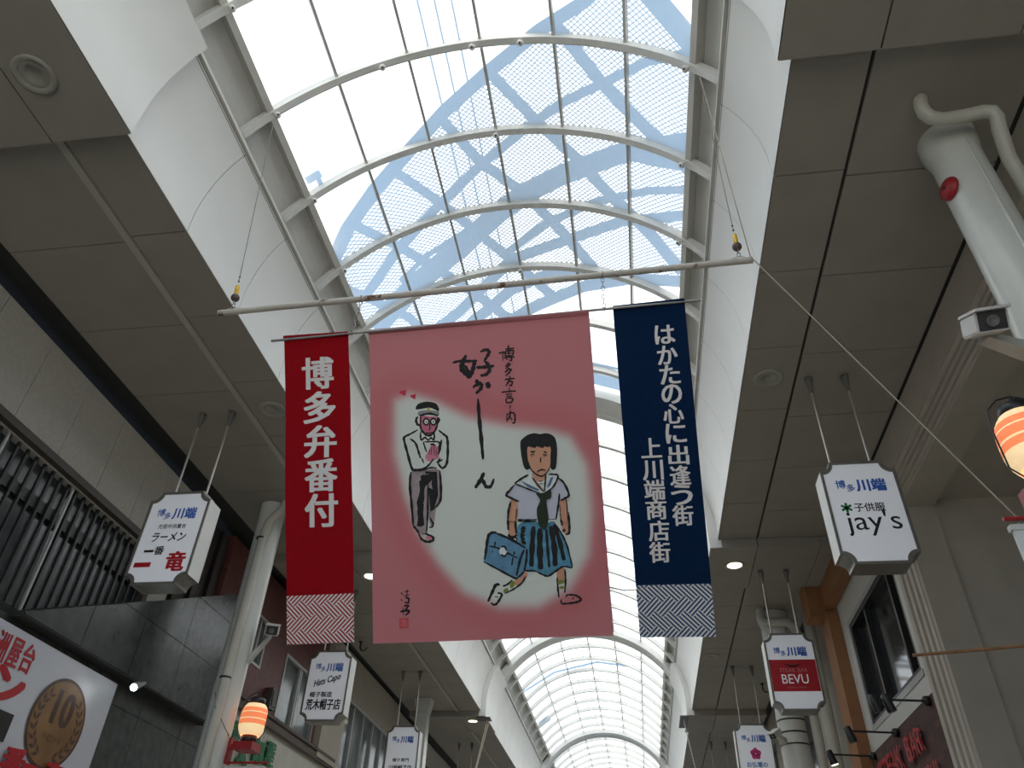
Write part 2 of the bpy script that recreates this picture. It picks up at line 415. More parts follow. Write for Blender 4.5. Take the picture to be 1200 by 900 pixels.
# ------------------------------------------------------------------ left side buildings
XL = -5.45
b = MB()
ys = [4.96+.66*k for k in range(-14, 5)]+[8.05]
for p, q in zip(ys[:-1], ys[1:]): b.box((XL, p+.003, 5.47), (XL-.03, q-.003, 6.42), M['wallgrey'])
b.box((XL-.03, Y0, 5.4), (XL-.25, 8.05, 6.41), M['wallgrey'])
b.build('wall_left', kind='structure')
b = MB()                                                                       # dark stone lower wall
for p, q in ysplit(Y0, 10.1, .93):
    for z0, z1 in ((0, .62), (.62, 1.25), (1.25, 1.88), (1.88, 2.5), (2.5, 3.13), (3.13, 3.76), (3.76, 4.02)):
        b.box((XL, p+.003, z0+.003), (XL-.03, q-.003, z1-.003), M['stonewall'])
b.box((XL-.03, Y0, 0), (XL-.3, 10.1, 4.1), M['gap'])
b.build('wall_left', kind='structure')
# louvred window band
wn = bpy.data.objects.new('window_2', None); COL.objects.link(wn); wn['kind'] = 'structure'
b = MB(); b.box((XL-.13, Y0, 4.0), (XL-.16, 8.05, 5.45), M['frost']); b.build('pane', wn)
b = MB(); yy = -3.0
while yy < 7.6:
    b.box((XL-.05, yy, 4.0), (XL-.075, yy+.030, 5.42), M['winframe']); yy += .130
b.box((XL-.075, Y0, 4.98), (XL-.11, 8.05, 5.10), M['blk']); b.build('slats', wn)
b = MB(); b.box((XL+.05, Y0, 5.41), (XL-.12, 8.05, 5.475), M['bronze']); b.box((XL+.03, Y0, 5.485), (XL, 8.05, 5.50), M['bronze'])
b.box((XL+.01, 7.62, 4.0), (XL-.12, 7.70, 5.47), M['bronze']); b.box((XL, 7.70, 4.0), (XL-.13, 8.06, 5.41), M['wallgrey']); b.build('window_frame', wn)
for yy in (5.02, 6.02):  # light streaks on the louvre panes, built as pale bars
    b = MB(); b.box((XL-.028, yy, 4.0), (XL-.048, yy+.022, 5.40), M['alu']); b.build('light_streak', wn)
# stone-clad sloping parapet
b = MB(); tri = [(5.90, 4.02), (9.50, 4.02), (9.50, 5.71)]
def slope_z(y): return 4.06+(y-5.94)*(5.71-4.06)/(9.5-5.94)
fnx = lambda u, v, d: (d, u, v)
b.prism([(5.90, 4.02), (9.52, 4.02), (9.52, 5.70), (5.9, 4.05)], fnx, -5.32, -5.50, M['gap'])
ysl = [5.9, 6.75, 7.62, 8.5, 9.5]
for p, q in zip(ysl[:-1], ysl[1:]):
    zb = 4.02
    while zb < slope_z(q):
        zt = zb+.62
        pts = [(p+.004, zb+.004), (q-.004, zb+.004)]
        if slope_z(q) > zt: pts += [(q-.004, zt-.004)]
        else: pts += [(q-.004, slope_z(q))]
        if slope_z(q) > zt > slope_z(p): pts += [(5.94+(zt-4.06)/((5.71-4.06)/3.56), zt-.004)]
        if slope_z(p) > zt: pts += [(p+.004, zt-.004)]
        elif slope_z(p) > zb: pts += [(p+.004, slope_z(p))]
        elif slope_z(p) < zb: pts[0] = (max(p+.004, 5.94+(zb-4.06)/((5.71-4.06)/3.56)), zb+.004)
        if pts[0][0] < pts[1][0]-.02: b.prism(pts, fnx, -5.30, -5.325, M['stone'])
        zb = zt
b.box((-5.295, 5.9, 4.0), (-5.5, 9.55, 4.018), M['gap'])
b.build('trim_10', kind='structure')
# dark strip, then the burgundy building
b = MB()
b.box((XL-.12, 8.08, 4.0), (XL-.3, 9.3, 6.42), M['bronze'])
for yy in (8.25, 8.62, 8.98): b.box((XL-.06, yy, 4.0), (XL-.12, yy+.05, 6.42), M['winframe'])
b.build('wall_left', kind='structure')
XB = -5.5
b = MB()
W1, W2 = (10.42, 10.93, 5.13, 5.84), (11.76, 13.36, 4.62, 5.66)
def wall_with_holes(b, x0, x1, y0, y1, z0, z1, holes, m):
    ys = sorted({y0, y1, *[h[0] for h in holes], *[h[1] for h in holes]}); zs = sorted({z0, z1, *[h[2] for h in holes], *[h[3] for h in holes]})
    for p, q in zip(ys[:-1], ys[1:]):
        for c, d in zip(zs[:-1], zs[1:]):
            if any(h[0] <= p and q <= h[1] and h[2] <= c and d <= h[3] for h in holes): continue
            b.box((x0, p, c), (x1, q, d), m)
wall_with_holes(b, XB, XB-.25, 9.3, 13.5, 4.62, 6.5, [W1, W2], M['burg'])
b.build('wall_left', kind='structure')
def window(name, x, s, y0, y1, z0, z1, muls, fr, gl, fw=.045, dep=.08):
    wn = bpy.data.objects.new(name, None); COL.objects.link(wn); wn['kind'] = 'structure'
    b = MB(); b.box((x-s*dep*.6, y0+.01, z0+.01), (x-s*(dep*.6+.012), y1-.01, z1-.01), gl); b.build('pane', wn)
    b = MB()
    for p, q, c, d in ((y0, y1, z0, z0+fw), (y0, y1, z1-fw, z1), (y0, y0+fw, z0+fw, z1-fw), (y1-fw, y1, z0+fw, z1-fw)): b.box((x+s*.015, p, c), (x-s*dep, q, d), fr)
    for yy in muls: b.box((x, yy-fw/2, z0+fw), (x-s*dep, yy+fw/2, z1-fw), fr)
    b.build('window_frame', wn); return wn
window('window_3', XB, 1, *W1, [10.68], M['alu'], M['glassgrey'], .04)
window('window_4', XB, 1, *W2, [12.45, 12.52], M['alu'], M['glassgrey'], .045)
b = MB(); b.box((XB+.10, 9.3, 4.46), (XB-.1, 14.4, 4.62), M['brownledge']); b.box((XB+.13, 9.3, 4.58), (XB, 14.4, 4.625), M['brownledge']); b.build('trim_11', kind='structure')
b = MB()
for p, q in ysplit(10.1, 14.4, .478):
    for k in range(9): b.box((XB+.02, p+.002, .5*k+.002), (XB-.02, q-.002, min(4.46, .5*k+.498)), M['cream'])
b.box((XB-.02, 10.1, 0), (XB-.25, 14.4, 4.46), M['gap']); b.build('wall_left', kind='structure')
# beige building with a band of windows, then plain frontage into the distance
b = MB()
WL = [(14.55, 17.75, 4.5, 5.78)]
wall_with_holes(b, XB+.12, XB-.2, 13.5, 18.0, 4.62, 6.55, WL, M['beige'])
wall_with_holes(b, XB, XB-.2, 18.0, Y1, 0, 6.55, [(18.6, 23.6, 4.0, 6.0), (25, 30, 4.0, 6.0), (32, 38, 3.6, 6.0)], M['wallgrey'])
b.box((XB+.1, 14.4, 0), (XB-.2, 18.0, 4.5), M['cream']); b.build('wall_left', kind='structure')
window('window_5', XB+.10, 1, *WL[0], [15.1, 15.75, 16.4, 17.05], M['alu'], M['glassgrey'], .05)
window('window_6', XB-.02, 1, 18.6, 23.6, 4.0, 6.0, [19.6, 20.6, 21.6, 22.6], M['bronze'], M['glassdark'], .06)
window('window_7', XB-.02, 1, 25, 30, 4.0, 6.0, [26, 27, 28, 29], M['bronze'], M['glassdark'], .06)
window('window_8', XB-.02, 1, 32, 38, 3.6, 6.0, [33.5, 35, 36.5], M['bronze'], M['glassdark'], .06)

# ------------------------------------------------------------------ right side buildings
XR = 3.10
b = MB()
b.box((3.01, Y0, 6.20), (3.35, 8.55, 6.60), M['beige'])                          # frieze
for k, (z0, z1, x) in enumerate(((6.13, 6.20, 3.03), (6.07, 6.115, 3.045), (6.00, 6.05, 3.06), (5.94, 5.985, 3.075))): b.box((x, Y0, z0), (3.35, 8.55-.12*k, z1), M['beige2'])
b.box((3.09, Y0, 5.90), (3.45, 8.10, 6.60), M['beige'])
for k, (y0, y1, x) in enumerate(((8.46, 8.55, 3.03), (8.34, 8.42, 3.045), (8.23, 8.30, 3.06), (8.12, 8.19, 3.075))): b.box((x, y0, 0), (3.35, y1, 6.13-.065*k), M['beige2'])
b.box((3.09, 8.05, 0), (3.45, 8.55, 5.95), M['beige'])
b.box((3.45, 8.10, 0), (3.456, 8.3, 6.0), M['gap'])
b.box((3.456, 8.09, 0), (6.4, 8.35, 6.3), M['beige'])                             # wall facing the street corner
b.box((3.45, Y0, 6.0), (6.4, 8.12, 6.1), M['beige'])                              # porch ceiling
b.box((6.3, Y0, 0), (6.4, 8.1, 6.1), M['beige']); b.box((3.2, Y0, 0), (6.4, -.5, 6.1), M['beige'])
b.build('wall_right', kind='structure')
WR = (8.86, 11.10, 4.36, 5.70)
b = MB(); wall_with_holes(b, XR, XR+.25, 8.55, 11.5, 4.10, 6.6, [WR], M['wallwhite']); b.build('wall_right', kind='structure')
b = MB(); b.box((XR-.01, 8.56, 0), (XR+.25, 11.5, 4.10), M['brick']); b.build('wall_right', kind='structure')
wn = window('window_9', XR+.02, -1, *WR, [10.35, 9.2], M['winframe'], M['glassdark'], .06, .12)
b = MB()
b.box((XR-.012, 8.80, 5.69), (XR, 11.16, 5.76), M['alu']); b.box((XR-.012, 8.80, 4.30), (XR, 11.16, 4.37), M['alu']); b.box((XR-.012, 11.09, 4.37), (XR, 11.16, 5.69), M['alu']); b.build('window_trim', wn)
b = MB()
b.box((2.93, 8.6, 6.12), (3.09, 11.6, 6.58), M['orange']); b.box((2.72, 11.6, 6.05), (3.12, 12.02, 6.58), M['orange']); b.box((2.94, 11.52, 0), (3.15, 11.98, 6.06), M['orange'])
b.build('trim_12', kind='structure')
b = MB()
wall_with_holes(b, 3.12, 3.35, 12.02, Y1, 0, 6.6, [(14.2, 17.0, 4.6, 6.2), (19, 24, 4.2, 6.0), (26, 31, 4, 6), (33, 39, 4, 6)], M['beige'])
b.build('wall_right', kind='structure')
window('window_10', 3.14, -1, 14.2, 17, 4.6, 6.2, [15.1, 16.1], M['bronze'], M['glassdark'], .06)
window('window_11', 3.14, -1, 19, 24, 4.2, 6, [20, 21, 22, 23], M['bronze'], M['glassdark'], .06)
window('window_12', 3.14, -1, 26, 31, 4, 6, [27, 28, 29, 30], M['bronze'], M['glassdark'], .06)
window('window_13', 3.14, -1, 33, 39, 4, 6, [34.5, 36, 37.5], M['bronze'], M['glassdark'], .06)
# ------------------------------------------------------------------ unseen steel lattice above the vault, shaped to cast its shadow on the milky panels
def on_glass(u, v):
    d = ray(u, v); o = CAM-np.array([XC, 0, ZC]); A = d[0]**2+d[2]**2; B = 2*(o[0]*d[0]+o[2]*d[2]); C = o[0]**2+o[2]**2-2.752**2
    t = (-B+math.sqrt(max(0, B*B-4*A*C)))/(2*A); return CAM+d*t
ZL = 10.9
def lift(u, v, z=ZL): p = on_glass(u, v); return p+SUN*((z-p[2])/SUN[2])
def px_ribbon(b, pts, wd, m, z=ZL):
    P = []
    for (a, c), (d, e) in zip(pts[:-1], pts[1:]):
        n = max(1, int(math.hypot(d-a, e-c)/14)); P += [(a+(d-a)*i/n, c+(e-c)*i/n) for i in range(n)]
    P.append(pts[-1]); L_, R_ = [], []
    for i, p in enumerate(P):
        q, r = P[max(0, i-1)], P[min(len(P)-1, i+1)]; tx, ty = r[0]-q[0], r[1]-q[1]; l = math.hypot(tx, ty); nx, ny = -ty/l*wd/2, tx/l*wd/2
        L_.append(lift(p[0]+nx, p[1]+ny, z)); R_.append(lift(p[0]-nx, p[1]-ny, z))
    up = np.array([0, 0, .04])
    b.grid([L_, R_], m, False); b.grid([[p+up for p in L_], [p+up for p in R_]], m, False); b.grid([L_, [p+up for p in L_]], m, False); b.grid([R_, [p+up for p in R_]], m, False)
OUT = [(735, -42), (684, 3), (632, 36), (574, 83), (522, 130), (484, 172), (440, 222), (408, 268), (391, 305), (384, 345)]
LOWB = [(400, 395), (520, 392), (600, 375), (622, 362), (644, 352), (684, 336), (740, 327), (794, 330), (840, 338)]
b = MB(); S = M['steelwhite']
px_ribbon(b, OUT, 16, S); px_ribbon(b, [(735, -42), (768, 0), (807, 46), (850, 100)], 27, S)
px_ribbon(b, LOWB, 13, S)
for pl, wd in (([(652, 30), (705, 97), (757, 150), (800, 192), (840, 230)], 15), ([(577, 88), (627, 140), (677, 187), (703, 216), (732, 245), (765, 278), (800, 318)], 13),
               ([(516, 138), (563, 190), (615, 227), (662, 275), (699, 318)], 12), ([(462, 200), (517, 238), (563, 275), (604, 308), (651, 350)], 11),
               ([(412, 262), (468, 289), (516, 317), (565, 350), (600, 376)], 11), ([(385, 330), (430, 348), (480, 372), (500, 392)], 10),
               ([(430, 345), (464, 297), (506, 249), (563, 194), (617, 150), (660, 120), (702, 100), (760, 72), (805, 63), (840, 62)], 11),
               ([(440, 385), (483, 337), (541, 289), (585, 249), (615, 227), (659, 205), (728, 180), (800, 168), (850, 165)], 24),
               ([(500, 395), (538, 366), (600, 304), (651, 286), (728, 260), (800, 253), (850, 252)], 12), ([(590, 300), (640, 262), (700, 236), (760, 224), (830, 222)], 9),
               ([(730, 170), (765, 180), (830, 190)], 30), ([(470, 330), (500, 300), (560, 262), (600, 232)], 6), ([(548, 382), (600, 340), (640, 322), (690, 316)], 12)):
    px_ribbon(b, pl, wd, S)
px_ribbon(b, [(690, 442), (745, 456)], 13, S); px_ribbon(b, [(690, 425), (745, 437)], 3, S)
for u, v in ((596, 781), (628, 759), (737, 753)): px_ribbon(b, [(u-4, v), (u+3, v-6)], 9, S)
px_ribbon(b, [(612, 812), (650, 788), (700, 776), (745, 782), (775, 806)], 2.5, S)
px_ribbon(b, [(360, 212), (376, 203)], 9, S); px_ribbon(b, [(366, 232), (382, 222)], 5, S); px_ribbon(b, [(372, 205), (380, 224)], 5, S)
px_ribbon(b, [(632, 850), (644, 841)], 7, S)
for u, v in ((490, 5), (510, 5), (530, 5)):
    p = lift(u, v, 13.5); b.tube([(p[0], Y0, p[2]), (p[0], Y1, p[2])], .010, S, 6)
b.build('trim_13', kind='structure', fix=False)
# expanded-metal mesh of the lattice
region = [lift(*p)[:2] for p in OUT[::-1]+[(768, 0), (807, 46), (850, 100), (850, 336)]+LOWB[::-1]]
def clip_line(o, d, poly):
    ts = []
    for (x0, y0), (x1, y1) in zip(poly, poly[1:]+poly[:1]):
        ex, ey = x1-x0, y1-y0; den = d[0]*ey-d[1]*ex
        if abs(den) < 1e-9: continue
        t = ((x0-o[0])*ey-(y0-o[1])*ex)/den; s_ = ((x0-o[0])*d[1]-(y0-o[1])*d[0])/den
        if 0 <= s_ < 1: ts.append(t)
    ts.sort(); return list(zip(ts[::2], ts[1::2]))
b = MB(); cx, cy = np.mean(region, axis=0)
for ang in (math.radians(41), math.radians(-41)):
    d = (math.cos(ang), math.sin(ang)); nrm = (-d[1], d[0])
    for k in range(-150, 151):
        o = (cx+nrm[0]*.043*k, cy+nrm[1]*.043*k)
        for t0, t1 in clip_line(o, d, [tuple(p) for p in region]):
            q = [(o[0]+d[0]*t+nrm[0]*w_, o[1]+d[1]*t+nrm[1]*w_, ZL+.02) for t in (t0, t1) for w_ in (-.0068, .0068)]
            b.add(q, [(0, 1, 3, 2)], S)
b.build('trim_14', kind='structure', fix=False)
# ================================================================== THINGS
# ------------------------------------------------------------------ pole, rod, wires
PL, PR = Vector((-2.975, 3.905, 5.575)), Vector((1.01, 3.787, 5.570))
b = MB(); b.tube([PL, PR], .0235, M['rust'], 16)
pole = tag(b.build('banner_pole'), 'long rusty white pipe slung across the arcade above the three banners', 'pole')
def on_pole(u):   # point of the pole that shows at image column u
    best = min((abs((np.dot(np.array(p)-CAM, RT)/np.dot(np.array(p)-CAM, _fw))*FPX+600-u), t) for t in np.linspace(0, 1, 801) for p in [PL.lerp(PR, t)])
    return PL.lerp(PR, best[1])
YB = 3.83
RL, RR = Vector(onY(318, 399.5, YB)), Vector(onY(821, 351.5, YB))
b = MB(); b.tube([RL, RR], .0095, M['chain'], 10)
rod = tag(b.build('banner_rod'), 'thin steel rod below the white pipe carrying all three banners', 'rod')
def link(b, c, ax, r=.013, l=.02, t=.0028, m=None):
    """oval chain link around c; ax 0/1 = the plane it lies in"""
    P = []
    for k in range(17):
        a = 2*PI*k/16; x = r*math.cos(a); z = r*math.sin(a)+(l if math.sin(a) > .01 else -l if math.sin(a) < -.01 else 0)*.5
        P.append((c[0]+(x if ax == 0 else 0), c[1]+(x if ax else 0), c[2]+z))
    b.tube(P, t, m or M['chain'], 6, caps=False)
for u, lab in ((424, 'short chain hanging from the white pipe between the red and pink banners'), (706, 'short chain hanging from the white pipe between the pink and blue banners')):
    p = on_pole(u); t = (p.x-RL.x)/(RR.x-RL.x); q = RL.lerp(RR, t)
    th = thing('hanging_chain', lab, 'chain', p, group='banner rod chains')
    b = MB(); b.tube([(.0, .027*math.cos(a), .027*math.sin(a)) for a in np.linspace(0, 2*PI, 17)], .004, M['chain'], 6, caps=False); b.build('pole_ring', th)
    b = MB(); top, bot = -.03, (q.z-p.z)+.012; n = max(3, int((top-bot)/.038))
    for i in range(n):
        f_ = (i+.5)/n; link(b, (0, (q.y-p.y)*f_, top+(bot-top)*f_), i % 2, .011, .018)
    b.build('chain_links', th)
    b = MB(); b.tube([(0, (q.y-p.y)+.014*math.cos(a), q.z-p.z+.014*math.sin(a)) for a in np.linspace(0, 2*PI, 17)], .003, M['chain'], 6, caps=False); b.build('rod_ring', th)
def hang_wire(hook, p, lab):
    th = thing('hanging_wire', lab, 'wire', p, group='suspension wires of the banner pole')
    h = Vector(hook)-Vector(p); d = h.normalized()
    b = MB(); b.tube([d*.30, h], .0035, M['wire'], 6)
    for f_ in (.31, .36): b.sphere(d*f_, .008, M['blk'], 8)
    b.build('cable', th)
    b = MB(); b.tube([d*.165, d*.175, d*.255, d*.265], [.012, .017, .017, .012], M['yellow'], 12); b.build('sleeve', th)
    b = MB(); b.sphere(d*.135, .034, M['ball'], 16); b.build('ball', th)
    b = MB()
    for i in range(2): link(b, d*(.055+.035*i), i % 2, .011, .018)
    b.tube([(-.05, 0, .018), (-.012, 0, .036), (.012, 0, .036), (.05, 0, .018)], .004, M['rust'], 6); b.build('shackle', th)
hang_wire((-3.05, 3.787, 7.93), on_pole(272)+Vector((0, 0, .012)), 'wire with yellow sleeve and brown ball at the left end of the white pipe')
hang_wire((.925, 3.787, 7.93), on_pole(867)+Vector((0, 0, .012)), 'wire with yellow sleeve and brown ball at the right end of the white pipe')
b = MB(); pts = [vp(-AE+2*AE*i/24, 2.60-(.02 if i % 6 else 0), 3.78) for i in range(25)]
b.tube(pts, .003, M['wire'], 6); tag(b.build('pulley_wire'), 'thin wire strung along the underside of an arched roof rib', 'wire')
b = MB(); b.tube([(.925, 3.765, 7.90), PR+Vector((-.02, -.035, 0)), (1.98, 3.76, 3.53)], .0045, M['string'], 6)
tag(b.build('guy_string'), 'long slanting string from the right end of the white pipe to the red bracket', 'string')

# ------------------------------------------------------------------ banners
class Banner:
    def __init__(s, name, label, cat, corners, lean, cloth, fret=None, fret_px=None, wave=.012):
        TL, TR, BR, BL = corners
        top = [Vector(onY(*TL, YB)), Vector(onY(*TR, YB))]; s.o = (top[0]+top[1])/2
        s.th = thing(name, label, cat, s.o, (lean, 0, 0), 'banners on the rod'); s.R = Matrix.Rotation(lean, 3, 'X'); s.wave = wave; s.ph = random.uniform(0, 6)
        s.c = [s.loc(*p) for p in (TL, TR, BR, BL)]; s.cloth = cloth
        s.fret = fret
    def loc(s, u, v):
        """photo pixel -> coordinates in the cloth's own plane (x, z)"""
        n = np.array(s.R @ Vector((0, -1, 0))); d = ray(u, v); o = np.array(s.o)
        t = np.dot(o-CAM, n)/np.dot(d, n); q = s.R.inverted() @ Vector(CAM+d*t-o); return q.x, q.z
    def bump(s, x, z):
        k = min(1, max(0, -z/.4)); return s.wave*k*(math.sin(3.1*x+1.7*z+s.ph)+.5*math.sin(5.3*z-2.1*x+s.ph*2))
    def P(s, x, z, off=0.): return (x, s.bump(x, z)-off, z)
    def bil(s, a, c):
        (x0, z0), (x1, z1), (x2, z2), (x3, z3) = s.c
        return ((x0*(1-a)+x1*a)*(1-c)+(x3*(1-a)+x2*a)*c, (z0*(1-a)+z1*a)*(1-c)+(z3*(1-a)+z2*a)*c)
    def sheet(s, name, m, c0, c1, nx, nz, paint=None, sleeve=False):
        b = MB(); P = []
        for j in range(nz+1):
            P.append([s.bil(i/nx, c0+(c1-c0)*j/nz) for i in range(nx+1)])
        b.grid([[s.P(*p) for p in r] for r in P], m)
        b.grid([[s.P(p[0], p[1], -.0012) for p in r] for r in P], m)
        if sleeve:
            rows = []
            for k in range(13):
                a = 2*PI*k/12; rows.append([(s.bil(i/nx, 0)[0], .018*math.sin(a), s.bil(i/nx, 0)[1]-.014+.018*math.cos(a)) for i in range(nx+1)])
            b.grid(rows, m)
        o = b.build(name, s.th, fix=False)
        if paint:
            at = o.data.color_attributes.new('paint', 'FLOAT_COLOR', 'POINT')
            for i, v in enumerate(o.data.vertices): at.data[i].color = (*paint(v.co.x, v.co.z), 1)
        return o
    def text_fn(s, off=.004): return lambda u, v: s.P(u, v, off)
    def chars(s, b, items, h, m, bold, sx=1.0, wpx=None):
        fn = s.text_fn()
        for ch, px in items:
            x, z = s.loc(*px); put_text(b, ch, m, fn, (x, z), w=h*sx, h=h if ch not in 'ー一' else None, bold=bold)
def cpx(sc_, ox, oy): return lambda x, y: (ox+x/sc_, oy+y/sc_)
red = Banner('banner', 'narrow red banner with five large pale characters and a key fret end', 'banner', ((333, 394), (408, 389), (416, 752), (337, 755)), math.radians(29), M['clothred'])
red.sheet('cloth', M['clothred'], 0, .852, 10, 30, sleeve=True); red.sheet('fret_panel', M['fretred'], .852, 1, 10, 8)
b = MB(); hb = .228
red.chars(b, [('博', (372, 437)), ('多', (374, 477)), ('弁', (375.5, 517)), ('番', (376.7, 557)), ('付', (377, 598))], .222, M['letter'], .034)
b.build('lettering', red.th)
blue = Banner('banner', 'narrow navy blue banner with two columns of pale characters and a key fret end', 'banner', ((718, 359), (802, 350), (839, 746), (750, 747)), math.radians(29), M['clothnavy'])
blue.sheet('cloth', M['clothnavy'], 0, .852, 10, 30, sleeve=True); blue.sheet('fret_panel', M['fretnavy'], .852, 1, 10, 8)
b = MB()
blue.chars(b, [('は', (779, 392)), ('か', (782, 416)), ('た', (785, 439)), ('の', (787, 462)), ('心', (789, 485)), ('に', (792, 508)), ('出', (795, 533)), ('逢', (797, 557)), ('う', (799, 580)), ('街', (800, 604)),
               ('上', (763, 525)), ('川', (765, 551)), ('端', (767, 574)), ('商', (769, 597)), ('店', (772, 622)), ('街', (773, 647))], .128, M['letter'], .026)
b.build('lettering', blue.th)
pink = Banner('banner', 'wide pink banner painted with two people and brush calligraphy', 'banner', ((432, 387), (690, 364), (719, 745), (438, 754)), math.radians(27), M['clothpink'], wave=.010)
CLOUD = [pink.loc(*p) for p in ((462, 470), (480, 461), (510, 470), (545, 488), (590, 498), (640, 503), (668, 512), (688, 545), (694, 600), (690, 650), (668, 690), (630, 712), (585, 712), (545, 695), (515, 662), (490, 625), (474, 580), (462, 530))]
def seg_d(p, a, c):
    vx, vz = c[0]-a[0], c[1]-a[1]; t = max(0, min(1, ((p[0]-a[0])*vx+(p[1]-a[1])*vz)/(vx*vx+vz*vz))); return math.hypot(p[0]-a[0]-t*vx, p[1]-a[1]-t*vz)
def inside(p, poly):
    r = False
    for (x0, y0), (x1, y1) in zip(poly, poly[1:]+poly[:1]):
        if (y0 > p[1]) != (y1 > p[1]) and p[0] < (x1-x0)*(p[1]-y0)/(y1-y0)+x0: r = not r
    return r
def paint(x, z):
    p = (x, z); d = min(seg_d(p, a, c) for a, c in zip(CLOUD, CLOUD[1:]+CLOUD[:1])); d = d if inside(p, CLOUD) else -d
    k = min(1, max(0, (d+.055)/.11)); k = k*k*(3-2*k)
    h = max(0, 1-abs(d+.10)/.14) if d < 0 else 0
    pk = (.74-.01*h, .41-.045*h, .425-.045*h); wt = (.82, .83, .79)
    return tuple(a*(1-k)+c*k for a, c in zip(pk, wt))
pink.sheet('cloth', M['clothpink'], 0, 1, 70, 90, paint, sleeve=True)
M['skin'] = mat('painted_skin', (0.688, 0.338, 0.213), .85); M['rosy'] = mat('painted_rosy_skin', (0.625, 0.175, 0.250), .85); M['hand'] = mat('painted_hand', (0.688, 0.237, 0.312), .85)
M['skirtblue'] = mat('painted_blue', (0.106, 0.300, 0.425), .85, .25, 30); M['bagblue'] = mat('painted_bag_blue', (0.125, 0.275, 0.413), .85, .2, 20); M['lilac'] = mat('painted_lilac', (0.587, 0.575, 0.650), .85)
M['trouser'] = mat('painted_brown_grey', (0.400, 0.312, 0.312), .85, .15, 20); M['paper'] = mat('painted_white', (0.775, 0.787, 0.762), .85); M['tie'] = mat('painted_dark_green', (0.022, 0.030, 0.015), .85); M['sock'] = mat('painted_olive', (0.237, 0.263, 0.050), .85); M['stripe'] = mat('painted_slate_blue', (0.112, 0.175, 0.300), .85); M['heart'] = mat('painted_heart_red', (0.562, 0.037, 0.075), .85); M['seal'] = mat('seal_red', (0.625, 0.088, 0.088), .85); M['capgrey'] = mat('painted_cap_grey', (0.312, 0.300, 0.275), .85); M['badge'] = mat('painted_yellow', (0.625, 0.500, 0.037), .85)
class Art:
    def __init__(s, ban, tr): s.ban, s.tr, s.b, s.k = ban, tr, MB(), 0
    def z(s): s.k += 1; return .0022+.00025*s.k
    def fill(s, pts, m, smooth=True):
        P = [s.ban.loc(*s.tr(*p)) for p in pts]
        if smooth: P = catmull(P, 4, True)
        off = s.z(); tri = geometry.tessellate_polygon([[Vector((x, z, 0)) for x, z in P]])
        s.b.add([s.ban.P(x, z, off) for x, z in P], [tuple(t) for t in tri], m)
    def line(s, pts, wd=7, m=None, taper=.55):
        """brush stroke: wd in the units of the sketch"""
        P = [s.ban.loc(*s.tr(*p)) for p in pts]
        if len(P) > 2: P = catmull(P, 5)
        a, c = s.ban.loc(*s.tr(0, 0)), s.ban.loc(*s.tr(100, 0)); k = math.hypot(c[0]-a[0], c[1]-a[1])/100*wd/2*1.65
        L_, R_ = [], []; off = s.z(); n = len(P)-1
        for i, p in enumerate(P):
            q, r = P[max(0, i-1)], P[min(n, i+1)]; tx, tz = r[0]-q[0], r[1]-q[1]; l = math.hypot(tx, tz) or 1
            ww = k*(1-taper*abs(2*i/n-1)**3)*(1+.18*math.sin(i*1.7+len(P)))
            L_.append(s.ban.P(p[0]-tz/l*ww, p[1]+tx/l*ww, off)); R_.append(s.ban.P(p[0]+tz/l*ww, p[1]-tx/l*ww, off))
        s.b.grid([L_, R_], m or M['ink'], False)
def catmull(P, n, closed=False):
    out = []; N = len(P)
    for i in range(N if closed else N-1):
        p0, p1, p2, p3 = [P[j % N] if closed else P[max(0, min(N-1, j))] for j in (i-1, i, i+1, i+2)]
        for k in range(n):
            t = k/n; out.append(tuple(.5*((2*b_)+(c-a)*t+(2*a-5*b_+4*c-d)*t*t+(-a+3*b_-3*c+d)*t**3) for a, b_, c, d in zip(p0, p1, p2, p3)))
    if not closed: out.append(P[-1])
    return out
# calligraphy
A = Art(pink, cpx(4.5, 520, 390))
for pts, wd in (([(45, 158), (80, 150), (130, 150), (178, 148)], 9), ([(118, 118), (100, 160), (96, 190), (118, 215), (140, 240)], 17), ([(165, 142), (158, 180), (148, 212), (136, 238)], 14), ([(112, 172), (128, 200), (140, 215)], 10),
                ([(193, 102), (222, 90), (240, 100), (232, 122), (214, 150)], 11), ([(214, 148), (238, 172), (242, 200), (222, 222), (193, 226)], 12), ([(172, 184), (215, 182), (268, 176)], 11),
                ([(155, 292), (175, 272), (200, 262)], 9), ([(168, 252), (180, 262), (176, 285)], 13), ([(180, 268), (198, 272), (197, 295), (170, 322)], 12), ([(228, 262), (236, 278), (234, 294)], 16),
                ([(182, 348), (188, 450), (198, 560), (207, 668)], 12), ([(212, 736), (190, 780), (164, 818)], 12), ([(168, 808), (192, 775), (206, 780), (222, 810), (248, 808), (264, 768)], 11)): A.line(pts, wd)
